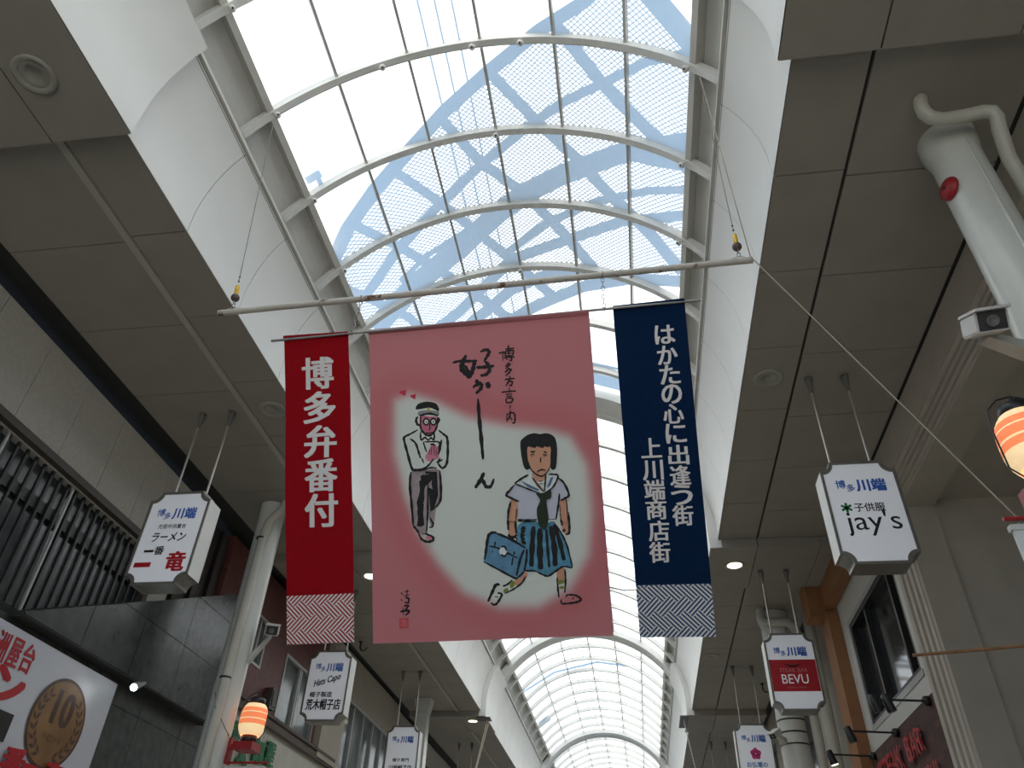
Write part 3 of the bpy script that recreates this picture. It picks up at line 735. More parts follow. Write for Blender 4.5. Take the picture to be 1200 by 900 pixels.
for pts in ([(312, 98), (313, 150)], [(290, 110), (312, 106), (332, 104)], [(326, 88), (350, 86), (372, 84)], [(341, 66), (344, 100), (344, 130)], [(326, 98), (350, 96), (369, 98), (366, 122)], [(327, 98), (328, 124), (366, 122)], [(328, 111), (366, 110)], [(318, 134), (345, 131), (376, 130)], [(359, 126), (359, 148), (348, 146)], [(366, 80), (373, 88)], [(330, 138), (338, 146)],
            [(346, 158), (338, 170), (327, 182)], [(336, 168), (352, 168), (342, 180), (328, 192)], [(346, 188), (338, 200), (324, 212)], [(340, 197), (358, 196), (346, 214), (328, 230)],
            [(350, 232), (352, 243)], [(324, 250), (350, 246), (377, 244)], [(349, 248), (342, 264), (329, 282)], [(344, 261), (363, 260), (359, 281), (347, 278)],
            [(345, 295), (350, 304)], [(306, 317), (345, 312), (384, 310)], [(330, 327), (363, 325)], [(332, 338), (362, 336)], [(331, 349), (363, 347), (360, 368), (333, 369), (331, 350)],
            [(355, 384), (350, 403)], [(335, 430), (334, 472)], [(335, 433), (360, 424), (375, 430), (378, 456), (373, 478), (363, 475)], [(353, 411), (350, 440), (338, 463)], [(352, 446), (363, 463)]): A.line(pts, 5.2, None, .35)
A.b.build('calligraphy', pink.th, fix=False)
# signature and seal
A = Art(pink, cpx(3., 400, 600))
for pts, wd in (([(212, 283), (218, 290)], 5), ([(212, 306), (216, 312)], 5), ([(225, 280), (240, 278)], 4), ([(234, 272), (232, 300)], 4), ([(222, 295), (242, 290)], 4), ([(226, 302), (238, 302), (238, 318), (224, 316)], 4), ([(222, 330), (238, 328), (228, 342)], 4), ([(228, 340), (240, 350), (228, 362)], 4.5), ([(210, 350), (228, 346), (244, 346)], 4.5), ([(220, 334), (222, 362)], 3.5)): A.line(pts, wd)
A.fill([(207, 372), (239, 371), (239, 407), (207, 408)], M['seal'], False)
for pts in ([(223, 376), (223, 402)], [(213, 384), (234, 383)], [(215, 390), (215, 400)], [(231, 389), (231, 399)]): A.line(pts, 3, M['clothpinkline'] if 'clothpinkline' in M else M['hand'])
A.b.build('signature_seal', pink.th, fix=False)
# hearts + man in a cap
A = Art(pink, cpx(4.611, 455, 450))
for hx, hy, s_ in ((78, 45, 20), (133, 66, 17)):
    A = Art(pink, cpx(4.611, 455, 450))
    A.fill([(hx-s_, hy), (hx-s_*.5, hy-s_*.55), (hx, hy-s_*.45), (hx+s_*.4, hy-s_*.85), (hx+s_*.8, hy-s_*.5), (hx+s_*.75, hy+s_*.2), (hx+s_*.6, hy+s_*.9), (hx-s_*.2, hy+s_*.55)], M['heart'])
    A.b.build('painted_heart', pink.th, fix=False)
A = Art(pink, cpx(4.611, 455, 450))
A.fill([(125, 470), (200, 462), (276, 465), (284, 540), (284, 620), (258, 668), (246, 745), (228, 768), (214, 700), (206, 803), (165, 803), (140, 765), (128, 610)], M['trouser'])
A.fill([(162, 480), (210, 474), (262, 482), (268, 600), (244, 680), (226, 690), (216, 545), (204, 590), (192, 640), (188, 700), (194, 762), (176, 772), (154, 768), (162, 700), (152, 640), (170, 580)], M['ink'], False)
A.line([(190, 490), (180, 590), (172, 690), (172, 768)], 17, None, .3); A.line([(246, 482), (248, 590), (238, 678)], 14, None, .3); A.line([(200, 478), (262, 480)], 9, None, .2)
A.fill([(172, 172), (220, 176), (264, 180), (262, 225), (244, 262), (220, 277), (195, 266), (176, 236)], M['rosy'])
A.fill([(165, 148), (220, 142), (270, 150), (270, 172), (220, 166), (166, 172)], M['capgrey'])
A.fill([(148, 136), (160, 108), (205, 95), (255, 104), (274, 132), (268, 145), (225, 128), (180, 134)], M['ink'])
A.fill([(200, 392), (218, 360), (232, 332), (250, 326), (270, 348), (272, 398), (246, 410), (216, 418)], M['hand'])
for pts, wd in (([(160, 175), (150, 195), (158, 218), (170, 222)], 8), ([(268, 182), (274, 195), (266, 214)], 8), ([(176, 172), (174, 232), (192, 264), (220, 279), (246, 262), (264, 225), (266, 178)], 7), ([(168, 172), (220, 160), (270, 172)], 7), ([(205, 108), (240, 118), (272, 150)], 4)): A.line(pts, wd)
A.line([(222, 212), (226, 240), (216, 248)], 4); A.line([(203, 262), (222, 266), (238, 260)], 4); A.line([(196, 185), (206, 180)], 4); A.line([(236, 184), (248, 184)], 4)
for gx in (206, 244):
    A.fill([(gx+13*math.cos(k*PI/4), 204+14*math.sin(k*PI/4)) for k in range(8)], M['paper']); A.line([(gx+15*math.cos(k*PI/5), 204+16*math.sin(k*PI/5)) for k in range(11)], 5, taper=0); A.fill([(gx+4*math.cos(k*PI/3), 205+4*math.sin(k*PI/3)) for k in range(6)], M['ink'])
A.line([(176, 200), (191, 203)], 4); A.line([(221, 203), (229, 203)], 4); A.fill([(210, 134), (222, 130), (226, 140), (214, 143)], M['badge'])
for pts, wd in (([(160, 248), (125, 268), (92, 285), (86, 300), (104, 370), (128, 455), (150, 465), (185, 460), (215, 442), (246, 404)], 8), ([(118, 296), (148, 320), (166, 372), (176, 402)], 7), ([(182, 402), (192, 428)], 9), ([(272, 250), (300, 272), (318, 290), (322, 340), (318, 420), (302, 450), (285, 450), (262, 418)], 8), ([(288, 300), (280, 350), (270, 380)], 7), ([(282, 400), (270, 420), (294, 408)], 6),
                ([(176, 256), (178, 302), (200, 290), (216, 306)], 6), ([(250, 262), (248, 300), (232, 292), (218, 306)], 6), ([(190, 314), (236, 312), (276, 316), (270, 352)], 5), ([(190, 314), (200, 345), (208, 368)], 5),
                ([(224, 352), (222, 382)], 4), ([(236, 340), (232, 384)], 4), ([(248, 340), (250, 384)], 4), ([(260, 352), (262, 392)], 4), ([(228, 328), (244, 326), (252, 336)], 6),
                ([(124, 476), (118, 545), (128, 660), (136, 765)], 8), ([(136, 765), (158, 792), (168, 808)], 7), ([(216, 530), (214, 640), (213, 720), (208, 805)], 6), ([(278, 468), (284, 540), (282, 625), (256, 668)], 8), ([(132, 468), (180, 464), (235, 452), (262, 456)], 5),
                ([(166, 806), (182, 838), (212, 852), (240, 846), (244, 830), (222, 818), (200, 806)], 8), ([(182, 810), (208, 812)], 5), ([(226, 720), (236, 742), (244, 752), (238, 772), (222, 774)], 6)): A.line(pts, wd)
A.fill([(204, 826), (222, 822), (238, 832), (232, 842), (212, 840)], M['hand'])
A.b.build('painted_man', pink.th, fix=False)
# schoolgirl with a bag
A = Art(pink, cpx(8.185, 560, 500)); T2 = cpx(7.5, 560, 600)
def low(fnc, pts, *a):
    t = A.tr; A.tr = T2; fnc(pts, *a); A.tr = t
low(A.fill, [(265, 0), (335, 0), (332, 110), (338, 200), (300, 218), (270, 205), (266, 120)], M['skin'])
low(A.fill, [(735, 0), (795, 0), (806, 110), (800, 185), (775, 196), (744, 165), (738, 90)], M['skin'])
low(A.fill, [(400, 525), (438, 540), (415, 600), (350, 655), (318, 610), (370, 570)], M['skin']); low(A.fill, [(700, 505), (766, 498), (766, 590), (702, 600)], M['skin'])
low(A.fill, [(385, 92), (460, 80), (600, 100), (660, 84), (730, 180), (790, 310), (835, 488), (750, 478), (690, 515), (620, 562), (560, 545), (510, 520), (420, 515), (425, 330), (350, 255), (345, 140)], M['skirtblue'])
for pts, wd in (([(405, 125), (395, 200), (405, 290)], 26), ([(490, 125), (478, 300), (470, 480)], 27), ([(545, 145), (545, 330), (552, 505)], 31), ([(602, 150), (615, 330), (628, 485)], 15), ([(640, 125), (672, 300), (680, 475)], 29), ([(668, 110), (720, 260), (758, 425)], 23)): low(A.line, pts, wd, None, .35)
low(A.fill, [(95, 195), (150, 180), (300, 240), (432, 320), (410, 515), (345, 580), (200, 505), (55, 436), (75, 320)], M['bagblue'])
for pts, wd in (([(62, 415), (75, 310), (92, 210), (125, 182), (165, 182)], 16), ([(160, 186), (290, 240), (418, 316)], 14), ([(50, 436), (190, 510), (325, 582), (350, 574)], 11), ([(432, 322), (426, 420), (408, 512)], 12), ([(408, 330), (372, 420), (340, 560)], 13), ([(95, 300), (170, 315), (260, 360), (350, 406)], 9), ([(152, 262), (148, 306)], 18), ([(322, 348), (318, 375)], 18), ([(308, 400), (298, 470)], 17), ([(126, 342), (130, 356)], 14), ([(350, 574), (385, 545), (420, 500)], 9)): low(A.line, pts, wd)
low(A.fill, [(222+34*math.cos(k*PI/4), 345+36*math.sin(k*PI/4)) for k in range(8)], M['paper']); low(A.line, [(205, 305), (235, 305), (255, 340)], 11); low(A.line, [(205, 372), (235, 388), (258, 360)], 9)
for pts, wd in (([(270, 0), (265, 80), (268, 160)], 13), ([(332, 20), (332, 110), (338, 190)], 12), ([(268, 195), (280, 215), (310, 222), (345, 200)], 14), ([(300, 235), (335, 225), (345, 260)], 8), ([(730, 0), (735, 70), (742, 120)], 12), ([(797, 0), (806, 110), (802, 185), (772, 196)], 12), ([(744, 160), (758, 165), (765, 148)], 12),
                ([(345, 78), (420, 82), (520, 78)], 8), ([(668, 88), (740, 195), (790, 310), (832, 488)], 9), ([(415, 516), (470, 515), (512, 522)], 10), ([(512, 520), (560, 545), (620, 562), (690, 515), (752, 480), (832, 490)], 10),
                ([(420, 562), (385, 625), (310, 680), (238, 716)], 9), ([(220, 652), (262, 635), (305, 596)], 10), ([(195, 640), (160, 640), (130, 700), (90, 788)], 16), ([(115, 798), (150, 815), (180, 788), (212, 722), (172, 712)], 12), ([(152, 742), (182, 748)], 10),
                ([(766, 500), (772, 600), (764, 712)], 10), ([(698, 570), (704, 670), (714, 752)], 10), ([(735, 765), (738, 804), (820, 800), (880, 788), (908, 768), (885, 745), (850, 730), (790, 728), (772, 748)], 11), ([(830, 765), (845, 752)], 14), ([(712, 634), (755, 622)], 8)): low(A.line, pts, wd)
low(A.fill, [(300, 605), (322, 612), (325, 645), (290, 670), (285, 630)], M['sock']); low(A.fill, [(225, 690), (255, 668), (272, 690), (238, 712)], M['sock']); low(A.fill, [(706, 604), (758, 596), (756, 624), (710, 634)], M['sock']); low(A.fill, [(718, 656), (756, 650), (756, 672), (722, 674)], M['sock'])
A.fill([(312, 710), (380, 718), (378, 890), (290, 895), (298, 800)], M['skin']); A.fill([(790, 705), (852, 690), (866, 890), (805, 895)], M['skin'])
A.fill([(352, 548), (272, 655), (330, 690), (395, 715), (385, 888), (570, 892), (760, 888), (786, 705), (880, 655), (832, 540), (772, 490), (640, 640), (600, 636)], M['lilac'], False)
A.fill([(488, 460), (380, 530), (480, 588), (600, 634), (632, 632), (620, 600), (525, 482)], M['paper'], False); A.fill([(655, 455), (712, 452), (768, 472), (728, 575), (645, 635), (640, 560)], M['paper'], False)
A.fill([(520, 450), (660, 448), (655, 530), (635, 615), (590, 570), (545, 510)], M['skin'], False); A.fill([(568, 525), (650, 520), (640, 615)], M['paper'], False)
A.fill([(415, 522), (440, 530), (520, 570), (595, 606), (570, 616), (480, 580)], M['stripe'], False); A.fill([(700, 490), (728, 482), (700, 560), (672, 590), (668, 570)], M['stripe'], False)
A.fill([(410, 160), (425, 125), (480, 82), (545, 66), (600, 74), (655, 66), (715, 84), (750, 130), (764, 240), (750, 395), (715, 415), (695, 390), (600, 330), (510, 395), (470, 415), (440, 375), (418, 270)], M['ink'])
A.fill([(482, 192), (570, 185), (690, 188), (698, 290), (694, 385), (660, 448), (612, 474), (560, 458), (512, 412), (484, 330)], M['skin'])
for k in range(8): A.line([(490+k*26, 176), (496+k*25, 192+7*(k % 3))], 24, None, .2)
for pts, wd in (([(508, 240), (530, 246), (552, 238)], 10), ([(634, 240), (652, 248), (664, 260)], 8), ([(506, 276), (526, 268), (548, 274)], 6), ([(514, 290), (532, 286)], 6), ([(624, 272), (648, 272), (668, 282)], 6), ([(634, 292), (646, 286)], 6), ([(608, 298), (602, 325), (608, 346)], 7), ([(570, 440), (596, 420), (622, 414), (654, 424)], 8),
                ([(486, 340), (512, 410), (560, 456), (612, 476), (660, 450), (694, 390)], 8), ([(488, 462), (420, 500), (355, 546)], 12), ([(355, 548), (480, 596), (600, 642)], 9), ([(524, 484), (575, 560), (632, 622)], 9), ([(655, 460), (648, 540), (640, 625)], 9), ([(680, 458), (730, 460), (772, 474), (728, 575), (655, 632)], 10),
                ([(352, 560), (310, 610), (274, 656), (330, 690), (398, 720)], 13), ([(772, 492), (830, 545), (876, 655), (835, 690), (796, 710)], 13), ([(786, 640), (774, 760), (752, 890)], 11), ([(375, 790), (368, 890)], 11), ([(318, 722), (298, 800), (290, 892)], 13), ([(788, 752), (800, 890)], 8), ([(852, 700), (866, 892)], 12), ([(380, 890), (470, 894), (570, 890)], 8), ([(665, 892), (760, 888)], 8), ([(590, 526), (628, 520)], 9), ([(594, 550), (628, 548)], 8)): A.line(pts, wd)
A.fill([(560, 645), (600, 640), (640, 632), (700, 605), (706, 680), (662, 706), (672, 800), (680, 900), (650, 985), (600, 960), (576, 890), (570, 790), (600, 705)], M['tie'])
A.b.build('painted_girl', pink.th, fix=False)
# string tying the banners to each other
b = MB(); q0 = Vector(pink.o)+pink.R @ Vector(pink.P(*pink.loc(713, 688))); q1 = Vector(blue.o)+blue.R @ Vector(blue.P(*blue.loc(751, 691)))
b.tube([q0, q0.lerp(q1, .5)+Vector((0, 0, -.012)), q1], .0035, M['string'], 6)
tag(b.build('tie_string'), 'short string between the lower edges of the pink and blue banners', 'string')
# ------------------------------------------------------------------ hanging box signs
SW, SH, SD, NR = .66, 1.02, .22, .10
def sign_outline(w_, h_, r, n=7):
    P = []
    for cx, cz, a0 in ((w_/2, -h_/2, 180), (w_/2, h_/2, 270), (-w_/2, h_/2, 0), (-w_/2, -h_/2, 90)):
        pts = [(cx+r*math.cos(math.radians(a0-90*i/n)), cz+r*math.sin(math.radians(a0-90*i/n))) for i in range(n+1)]
        P += pts
    return P
def make_sign():
    """the blank sign: parts only, hung with its rods reaching up to the soffit"""
    O = sign_outline(SW, SH, NR); I = sign_outline(SW-.05, SH-.05, NR)
    parts = {}
    b = MB(); n = len(O); f0, f1 = -SD/2, SD/2
    tri = geometry.tessellate_polygon([[Vector((x, z, 0)) for x, z in O]])
    b.add([(x, f1, z) for x, z in O], [tuple(t) for t in tri], M['signface'])
    for i in range(n):
        (x0, z0), (x1, z1) = O[i], O[(i+1) % n]
        m = M['signside'] if abs(x0-x1) < 1e-6 else M['signsteel']
        b.add([(x0, f0, z0), (x1, f0, z1), (x1, f1, z1), (x0, f1, z0)], [(0, 1, 2, 3)], m)
    parts['box'] = b
    b = MB(); e = .014
    b.grid([[(x, f0-e, z) for x, z in O+O[:1]], [(x, f0-e, z) for x, z in I+I[:1]]], M['signsteel'], False)
    b.grid([[(x, f0-e, z) for x, z in O+O[:1]], [(x, f0, z) for x, z in O+O[:1]]], M['signsteel'], False)
    b.grid([[(x, f0-e, z) for x, z in I+I[:1]], [(x, f0, z) for x, z in I+I[:1]]], M['signsteel'], False)
    parts['frame'] = b
    b = MB(); tri = geometry.tessellate_polygon([[Vector((x, z, 0)) for x, z in I]])
    b.add([(x*1.01, f0-.002, z*1.01) for x, z in I], [tuple(t) for t in tri], M['signface']); parts['face'] = b
    return parts
SP = {k: v.build(k, fix=False) for k, v in make_sign().items()}
def sign(x, y, label, letters=(), ztop=6.6, group='hanging box signs', zc=4.99, extra=None):
    th = thing('hanging_sign', label, 'sign', (x, y, zc), group=group)
    for k, o in SP.items():
        if o.parent is None: o.parent = th
        else:
            c = o.copy(); COL.objects.link(c); c.parent = th
    for s in (-1, 1):
        b = MB(); b.tube([(s*.18, 0, SH/2-.01), (s*.18, 0, ztop-zc-.06)], .012, M['rod'], 10); r = b.build('rod', th)
        b = MB(); b.lathe([(.0, ztop-zc-.005), (.040, ztop-zc-.005), (.036, ztop-zc-.05), (.022, ztop-zc-.14), (.014, ztop-zc-.20)], M['rodcap'], 14, (s*.18, 0, 0)); b.build('rod_cap', r)
    fn = lambda u, v: (u, -SD/2-.004, v)
    b = MB(); put_text(b, '博', M['blue'], fn, (-.175, .275), h=.085, bold=.016); put_text(b, '多', M['blue'], fn, (-.095, .235), h=.075, bold=.016); put_text(b, '川端', M['blue'], fn, (.085, .26), w=.25, h=.125, bold=.04)
    b.build('street_name', th, fix=False)
    for body, m, at, w_, h_, bold, sh, rot in letters:
        b = MB(); put_text(b, body, M[m], fn, at, w=w_, h=h_, bold=bold, shear=sh, rot=rot); b.build('lettering', th, fix=False)
    if extra: extra(th, fn)
    return th
def ln(body, m, x, z, w_=None, h_=None, bold=.02, sh=0., rot=0.): return (body, m, (x, z), w_, h_, bold, sh, rot)
l_ramen = [ln('元祖中洲屋台', 'ink', -.005, .115, .30, .05, .02), ln('ラーメン', 'ink', 0, -.005, .36, .095, .03, .15), ln('一', 'ink', -.165, -.155, .10, .02), ln('番', 'ink', -.055, -.15, .10, .09, .03), ln('一', 'redl', -.185, -.30, .17, .04), ln('竜', 'redl', .155, -.27, .19, .20, .05)]
l_hats = [ln('Hats Capo', 'ink', 0, .06, .42, .12, .03, .45, .28), ln('帽子製造', 'ink', -.06, -.135, .34, .075, .03), ln('荒木帽子店', 'ink', 0, -.275, .52, .15, .04)]
l_hat2 = [ln('帽子専門', 'ink', 0, -.11, .32, .065, .02), ln('川端帽子店', 'ink', 0, -.26, .46, .12, .03)]
l_jays = [ln('子供服', 'ink', .02, .035, .26, .085, .012), ln("jay's", 'ink', .02, -.12, .46, .25, 0)]
l_steak = [ln('STEAK BAR', 'palered', 0, .01, .36, .055, 0), ln('BEVU', 'signface', 0, -.105, .34, .12, 0), ln('STEAK & WINE', 'palered', 0, -.215, .24, .022, 0)]
l_flower = [ln('お仏壇の', 'blue', 0, -.18, .36, .09, .02), ln('はせがわ', 'blue', 0, -.31, .46, .11, .02)]
def x_jays(th, fn):
    b = MB()
    for k in range(3):
        a = k*PI/3+PI/6; c, s = math.cos(a), math.sin(a); P = [(-.175+q*c*.05-r*s*.011, .035+q*s*.05+r*c*.011) for q, r in ((-1, -1), (1, -1), (1, 1), (-1, 1))]; b.add([fn(*p) for p in P], [(0, 1, 2, 3)], M['green'])
    b.build('asterisk', th, fix=False)
def x_steak(th, fn):
    b = MB(); fr = lambda u, v: (u, -SD/2-.003, v)
    b.add([fr(-.302, .15), fr(.302, .15), fr(.302, -.265), fr(-.302, -.265)], [(0, 1, 2, 3)], M['redl']); b.build('red_panel', th, fix=False)
    P = [(-.13+.26*i/12, .105-.028*math.sin(PI*i/12)) for i in range(13)]+[(.13-.26*i/12, .105-.055*math.sin(PI*(1-i/12))) for i in range(1, 12)]
    b = MB(); b.prism(P, lambda u, v, d: (u, d, v), -SD/2-.004, -SD/2-.0045, M['ink']); b.build('crescent', th)
M['palered'] = mat('pale_red_letter', (.62, .22, .22), .5)
def x_flower(th, fn):
    b = MB()
    for k in range(5):
        a = PI/2+2*PI*k/5; P = [(.055*math.cos(a)+.045*math.cos(t), .0+.055*math.sin(a)+.048*math.sin(t)) for t in np.linspace(0, 2*PI, 13)[:-1]]
        b.add([fn(*p) for p in P], [tuple(range(12))], M['pink'])
    b.build('blossom', th, fix=False)
sign(-4.50, 6.50, 'white ramen box sign with red and black characters, largest on the left side', l_ramen)
sign(-4.48, 11.25, 'white box sign of a hat maker just below the red banner', l_hats, 6.475, zc=4.96)
sign(-4.50, 15.70, 'white box sign with small black hat shop lettering below the pink banner', l_hat2)
sign(2.18, 6.50, 'white box sign with a green asterisk and large dark lettering', l_jays, extra=x_jays)
sign(2.17, 10.93, 'white box sign with a red panel and black crescent', l_steak, 6.475, extra=x_steak)
sign(2.17, 15.62, 'white box sign with a pink blossom at the bottom right', l_flower, extra=x_flower)
sign(2.12, 21.6, 'far right box sign of which two thin rods show beyond the blossom sign')
sign(-4.52, 21.75, 'far left box sign of which two thin rods show beyond the white pillar')

# ------------------------------------------------------------------ recessed downlights
def downlight(x, y, z, lit, label, r=.115):
    th = thing('downlight', label, 'ceiling light', (x, y, z), group='recessed downlights')
    b = MB(); b.lathe([(r*1.32, 0), (r*1.32, -.010), (r*1.15, -.018), (r*.98, -.010), (r*.90, -.004)], M['dlring'], 28); b.build('ring', th)
    b = MB()
    if lit: b.lathe([(r*.90, -.004), (r*.72, -.006), (0, -.007)], M['lamp_on'], 24)
    else: b.lathe([(r*.90, -.004), (r*.55, -.010), (r*.52, -.003), (0, -.003)], M['lamp_off'], 24)
    b.build('lens', th); return th
downlight(-3.87, 2.33, 6.472, 0, 'unlit round downlight in the dark soffit at top left', .115)
downlight(-3.83, 6.49, 6.598, 0, 'unlit round downlight beside the left edge of the red banner')
downlight(1.60, 6.46, 6.598, 0, 'unlit round downlight left of the rods of the green asterisk sign')
downlight(1.60, 10.70, 6.472, 1, 'lit round downlight right of the blue banner')
downlight(1.57, 15.0, 6.598, 0, 'small unlit round downlight below the end of the blue banner', .11)
downlight(-3.90, 10.72, 6.472, 1, 'lit round downlight half hidden between the red and pink banners')
downlight(-3.82, 19.05, 6.472, 1, 'lit round downlight below the pink banner, farthest on the left')
downlight(3.50, 7.46, 6.12-.004, 0, 'small dark round downlight in the porch ceiling by the right lantern', .08)

# ------------------------------------------------------------------ pillars
def ring_band(b, c, r, z, m=None): b.lathe([(r, z-.012), (r+.008, z-.010), (r+.008, z+.010), (r, z+.012)], m or M['blk'], 18, c)
PC = (2.555, 3.725)
th = thing('pillar', 'thick glossy white round pillar with a red alarm at the right edge', 'pillar', (*PC, 0), group='roof pillars')
b = MB(); b.lathe([(.168, 0), (.168, 6.36), (.178, 6.40), (.198, 6.50), (.198, 6.60)], M['pillar'], 48); b.build('shaft', th)
b = MB(); b.tube([(.008, -.168, 0), (.008, -.168, 6.38)], .012, M['pillar'], 8); b.build('seam_strip', th)
P = [tuple(onZ(*q)) for q in ((1078, 116, 6.60), (1079, 124, 6.52), (1083, 132, 6.45), (1091, 138, 6.42), (1104, 140, 6.41), (1130, 136, 6.41), (1152, 131, 6.41), (1163, 131, 6.39), (1169, 138, 6.35), (1171, 150, 6.27))]+[(2.75, 3.53, 6.1), (2.80, 3.60, 5.95), (2.82, 3.63, 5.8), (2.825, 3.64, 5.5), (2.825, 3.64, 0)]
b = MB(); b.tube([(p[0]-PC[0], p[1]-PC[1], p[2]) for p in P], .048, M['pipe'], 16); pd = b.build('drain_pipe', th)
b = MB(); b.lathe([(.048, 5.738), (.056, 5.74), (.056, 5.76), (.048, 5.762)], M['blk'], 18, (2.82-PC[0], 3.635-PC[1], 0)); b.build('pipe_clip', pd)
ax = Vector((-.96, -.28, .0)); c = Vector((*PC, 6.0))+ax.normalized()*.168
th = thing('alarm_bell', 'small red round alarm fixed to the thick right pillar', 'alarm', c)
b = MB(); b.lathe([(.0, .0), (.082, .0), (.085, .012), (.078, .03), (.05, .045), (0, .05)], M['redpaint'], 24, (0, 0, 0), ax); b.build('dome', th)
b = MB(); b.sphere(ax.normalized()*.05, .011, M['blk'], 8); b.build('button', th)
th = thing('pillar', 'white pillar with a thinner pipe behind the red banner on the left', 'pillar', (-4.70, 8.69, 0), group='roof pillars')
b = MB(); b.lathe([(.165, 0), (.165, 6.4), (.175, 6.6)], M['pillar'], 32); b.build('shaft', th)
b = MB(); b.tube([(.215, -.13, 6.6), (.21, -.135, 6.50), (.16, -.165, 6.40), (.09, -.195, 6.28), (.068, -.21, 6.1), (.060, -.215, 5.9), (.04, -.215, 0)], .058, M['pipe'], 16); dp = b.build('drain_pipe', th)
b = MB()
for z in (6.02, 4.25): ring_band(b, (.048, -.215, 0), .059, z)
b.build('pipe_clip', dp)
b = MB(); b.tube([(-.04, -.20, 4.1), (.06, -.28, 3.9), (.17, -.02, 3.66)], .004, M['blk'], 6); b.build('cable', th)
th = thing('pillar', 'white round pillar with three straps behind the red panel sign on the right', 'pillar', (2.42, 13.0, 0), group='roof pillars')
b = MB(); b.lathe([(.21, 0), (.21, 6.35), (.25, 6.45), (.25, 6.6)], M['pillar'], 32); b.build('shaft', th)
b = MB()
for z in (4.55, 4.72, 4.90): ring_band(b, (0, 0, 0), .211, z)
b.build('strap', th)
b = MB(); b.tube([(2.20, 12.72, 6.6), (2.18, 12.7, 6.42), (2.24, 12.68, 6.36), (2.55, 12.68, 6.36), (2.66, 12.7, 6.32), (2.72, 12.75, 6.2), (2.74, 12.8, 5.9), (2.74, 12.8, 0)], .07, M['pipe'], 14)
b.v = [(p[0]-2.42, p[1]-13.0, p[2]) for p in b.v]; b.build('drain_pipe', th)
b = MB(); b.lathe([(.085, 0), (.085, 6.6)], M['pipe'], 18, (2.93-2.42, -.25, 0)); b.build('drain_pipe', th)
th = thing('pillar', 'white pillar beside the hat shop sign below the pink banner', 'pillar', (-4.72, 17.75, 0), group='roof pillars')
b = MB(); b.box((-.13, -.13, 0), (.13, .13, 6.3), M['pillar']); b.prism([(-.13, 6.3), (.13, 6.3), (.20, 6.6), (-.20, 6.6)], lambda u, v, d: (u, d, v), -.16, .16, M['pillar']); b.build('shaft', th)

# ------------------------------------------------------------------ security cameras
def security_camera(loc, aim, arm_to, label, s=1.):
    th = thing('security_camera', label, 'security camera', loc, group='security cameras')
    d = Vector(aim).normalized(); q = d.to_track_quat('-Y', 'Z').to_matrix().to_4x4()
    def T(b):
        b.v = [tuple(q @ Vector(p)*s) for p in b.v]; return b
    b = MB(); b.prism([(-.075, -.06), (.075, -.06), (.085, -.045), (.085, .05), (.07, .07), (-.07, .07), (-.085, .05), (-.085, -.045)], lambda u, v, e: (u, e, v), -.15, .10, M['cambody'])
    b.box((-.09, -.20, .062), (.09, .11, .078), M['cambody']); T(b).build('housing', th)
    b = MB(); b.box((-.072, -.156, -.05), (.072, -.15, .058), M['blk']); T(b).build('front_plate', th)
    b = MB(); b.lathe([(.034, .0), (.034, .012), (.026, .014), (.022, .006), (0, .004)], M['rodcap'], 18, (0, -.156, 0), (0, -1, 0)); T(b).build('lens', th)
    a = Vector(arm_to)-Vector(loc); e = q @ Vector((0, .04, -.07))*s
    b = MB(); x = a.cross(Vector((0, 0, 1))).normalized()*.035; z = Vector((0, 0, .022))
    b.add([e-x-z, e+x-z, e+x+z, e-x+z, a-x*1.4-z*2, a+x*1.4-z*2, a+x*1.4+z*2, a-x*1.4+z*2], [(0, 1, 2, 3), (4, 7, 6, 5), (0, 4, 5, 1), (1, 5, 6, 2), (2, 6, 7, 3), (3, 7, 4, 0)], M['camarm']); b.build('arm', th)
    return th
security_camera(tuple(onY(1152, 381, 3.42)), (-.12, -.85, -.55), tuple(onY(1225, 418, 3.6)), 'white security camera with black front on an arm at the right edge', .95)
security_camera((-4.34, 8.74, 4.90), (.35, -.80, -.35), (-4.533, 8.70, 4.52), 'security camera on a slanted bracket of the left white pillar', .95)
security_camera((2.12, 12.72, 4.66), (-.6, -.6, -.5), (2.26, 12.88, 4.58), 'small white security camera on the strapped pillar at lower right', .7)

# ------------------------------------------------------------------ lanterns on red brackets
def lantern_mat():
    m = mat('lantern_paper', (.75, .55, .30), .7); nt = m.node_tree; b = nt.nodes['Principled BSDF']; N = nt.nodes.new; L = nt.links.new
    tc = N('ShaderNodeTexCoord'); sx = N('ShaderNodeSeparateXYZ'); L(tc.outputs['Object'], sx.inputs[0])
    r = N('ShaderNodeValToRGB'); r.color_ramp.interpolation = 'CONSTANT'; mp = N('ShaderNodeMapRange'); mp.inputs[1].default_value = -.168; mp.inputs[2].default_value = .168; L(sx.outputs[2], mp.inputs[0]); L(mp.outputs[0], r.inputs[0])
    e = r.color_ramp; cr, rd = (1, .72, .40, 1), (1, .26, .10, 1); e.elements[0].position = 0; e.elements[0].color = cr; e.elements[1].position = .32; e.elements[1].color = rd
    for p, c in ((.47, cr), (.505, rd), (.68, cr), (.715, rd), (.85, cr)): k = e.elements.new(p); k.color = c
    br = N('ShaderNodeTexVoronoi'); br.inputs['Scale'].default_value = 55; L(tc.outputs['Object'], br.inputs['Vector'])
    hsv = N('ShaderNodeMix'); hsv.data_type = 'RGBA'; hsv.blend_type = 'MULTIPLY'; hsv.inputs[0].default_value = .35; L(r.outputs[0], hsv.inputs[6]); L(br.outputs['Distance'], hsv.inputs[7])
    L(r.outputs[0], b.inputs['Base Color']); L(hsv.outputs[2], b.inputs['Emission Color']); b.inputs['Emission Strength'].default_value = .66
    return m
M['lantern'] = lantern_mat()
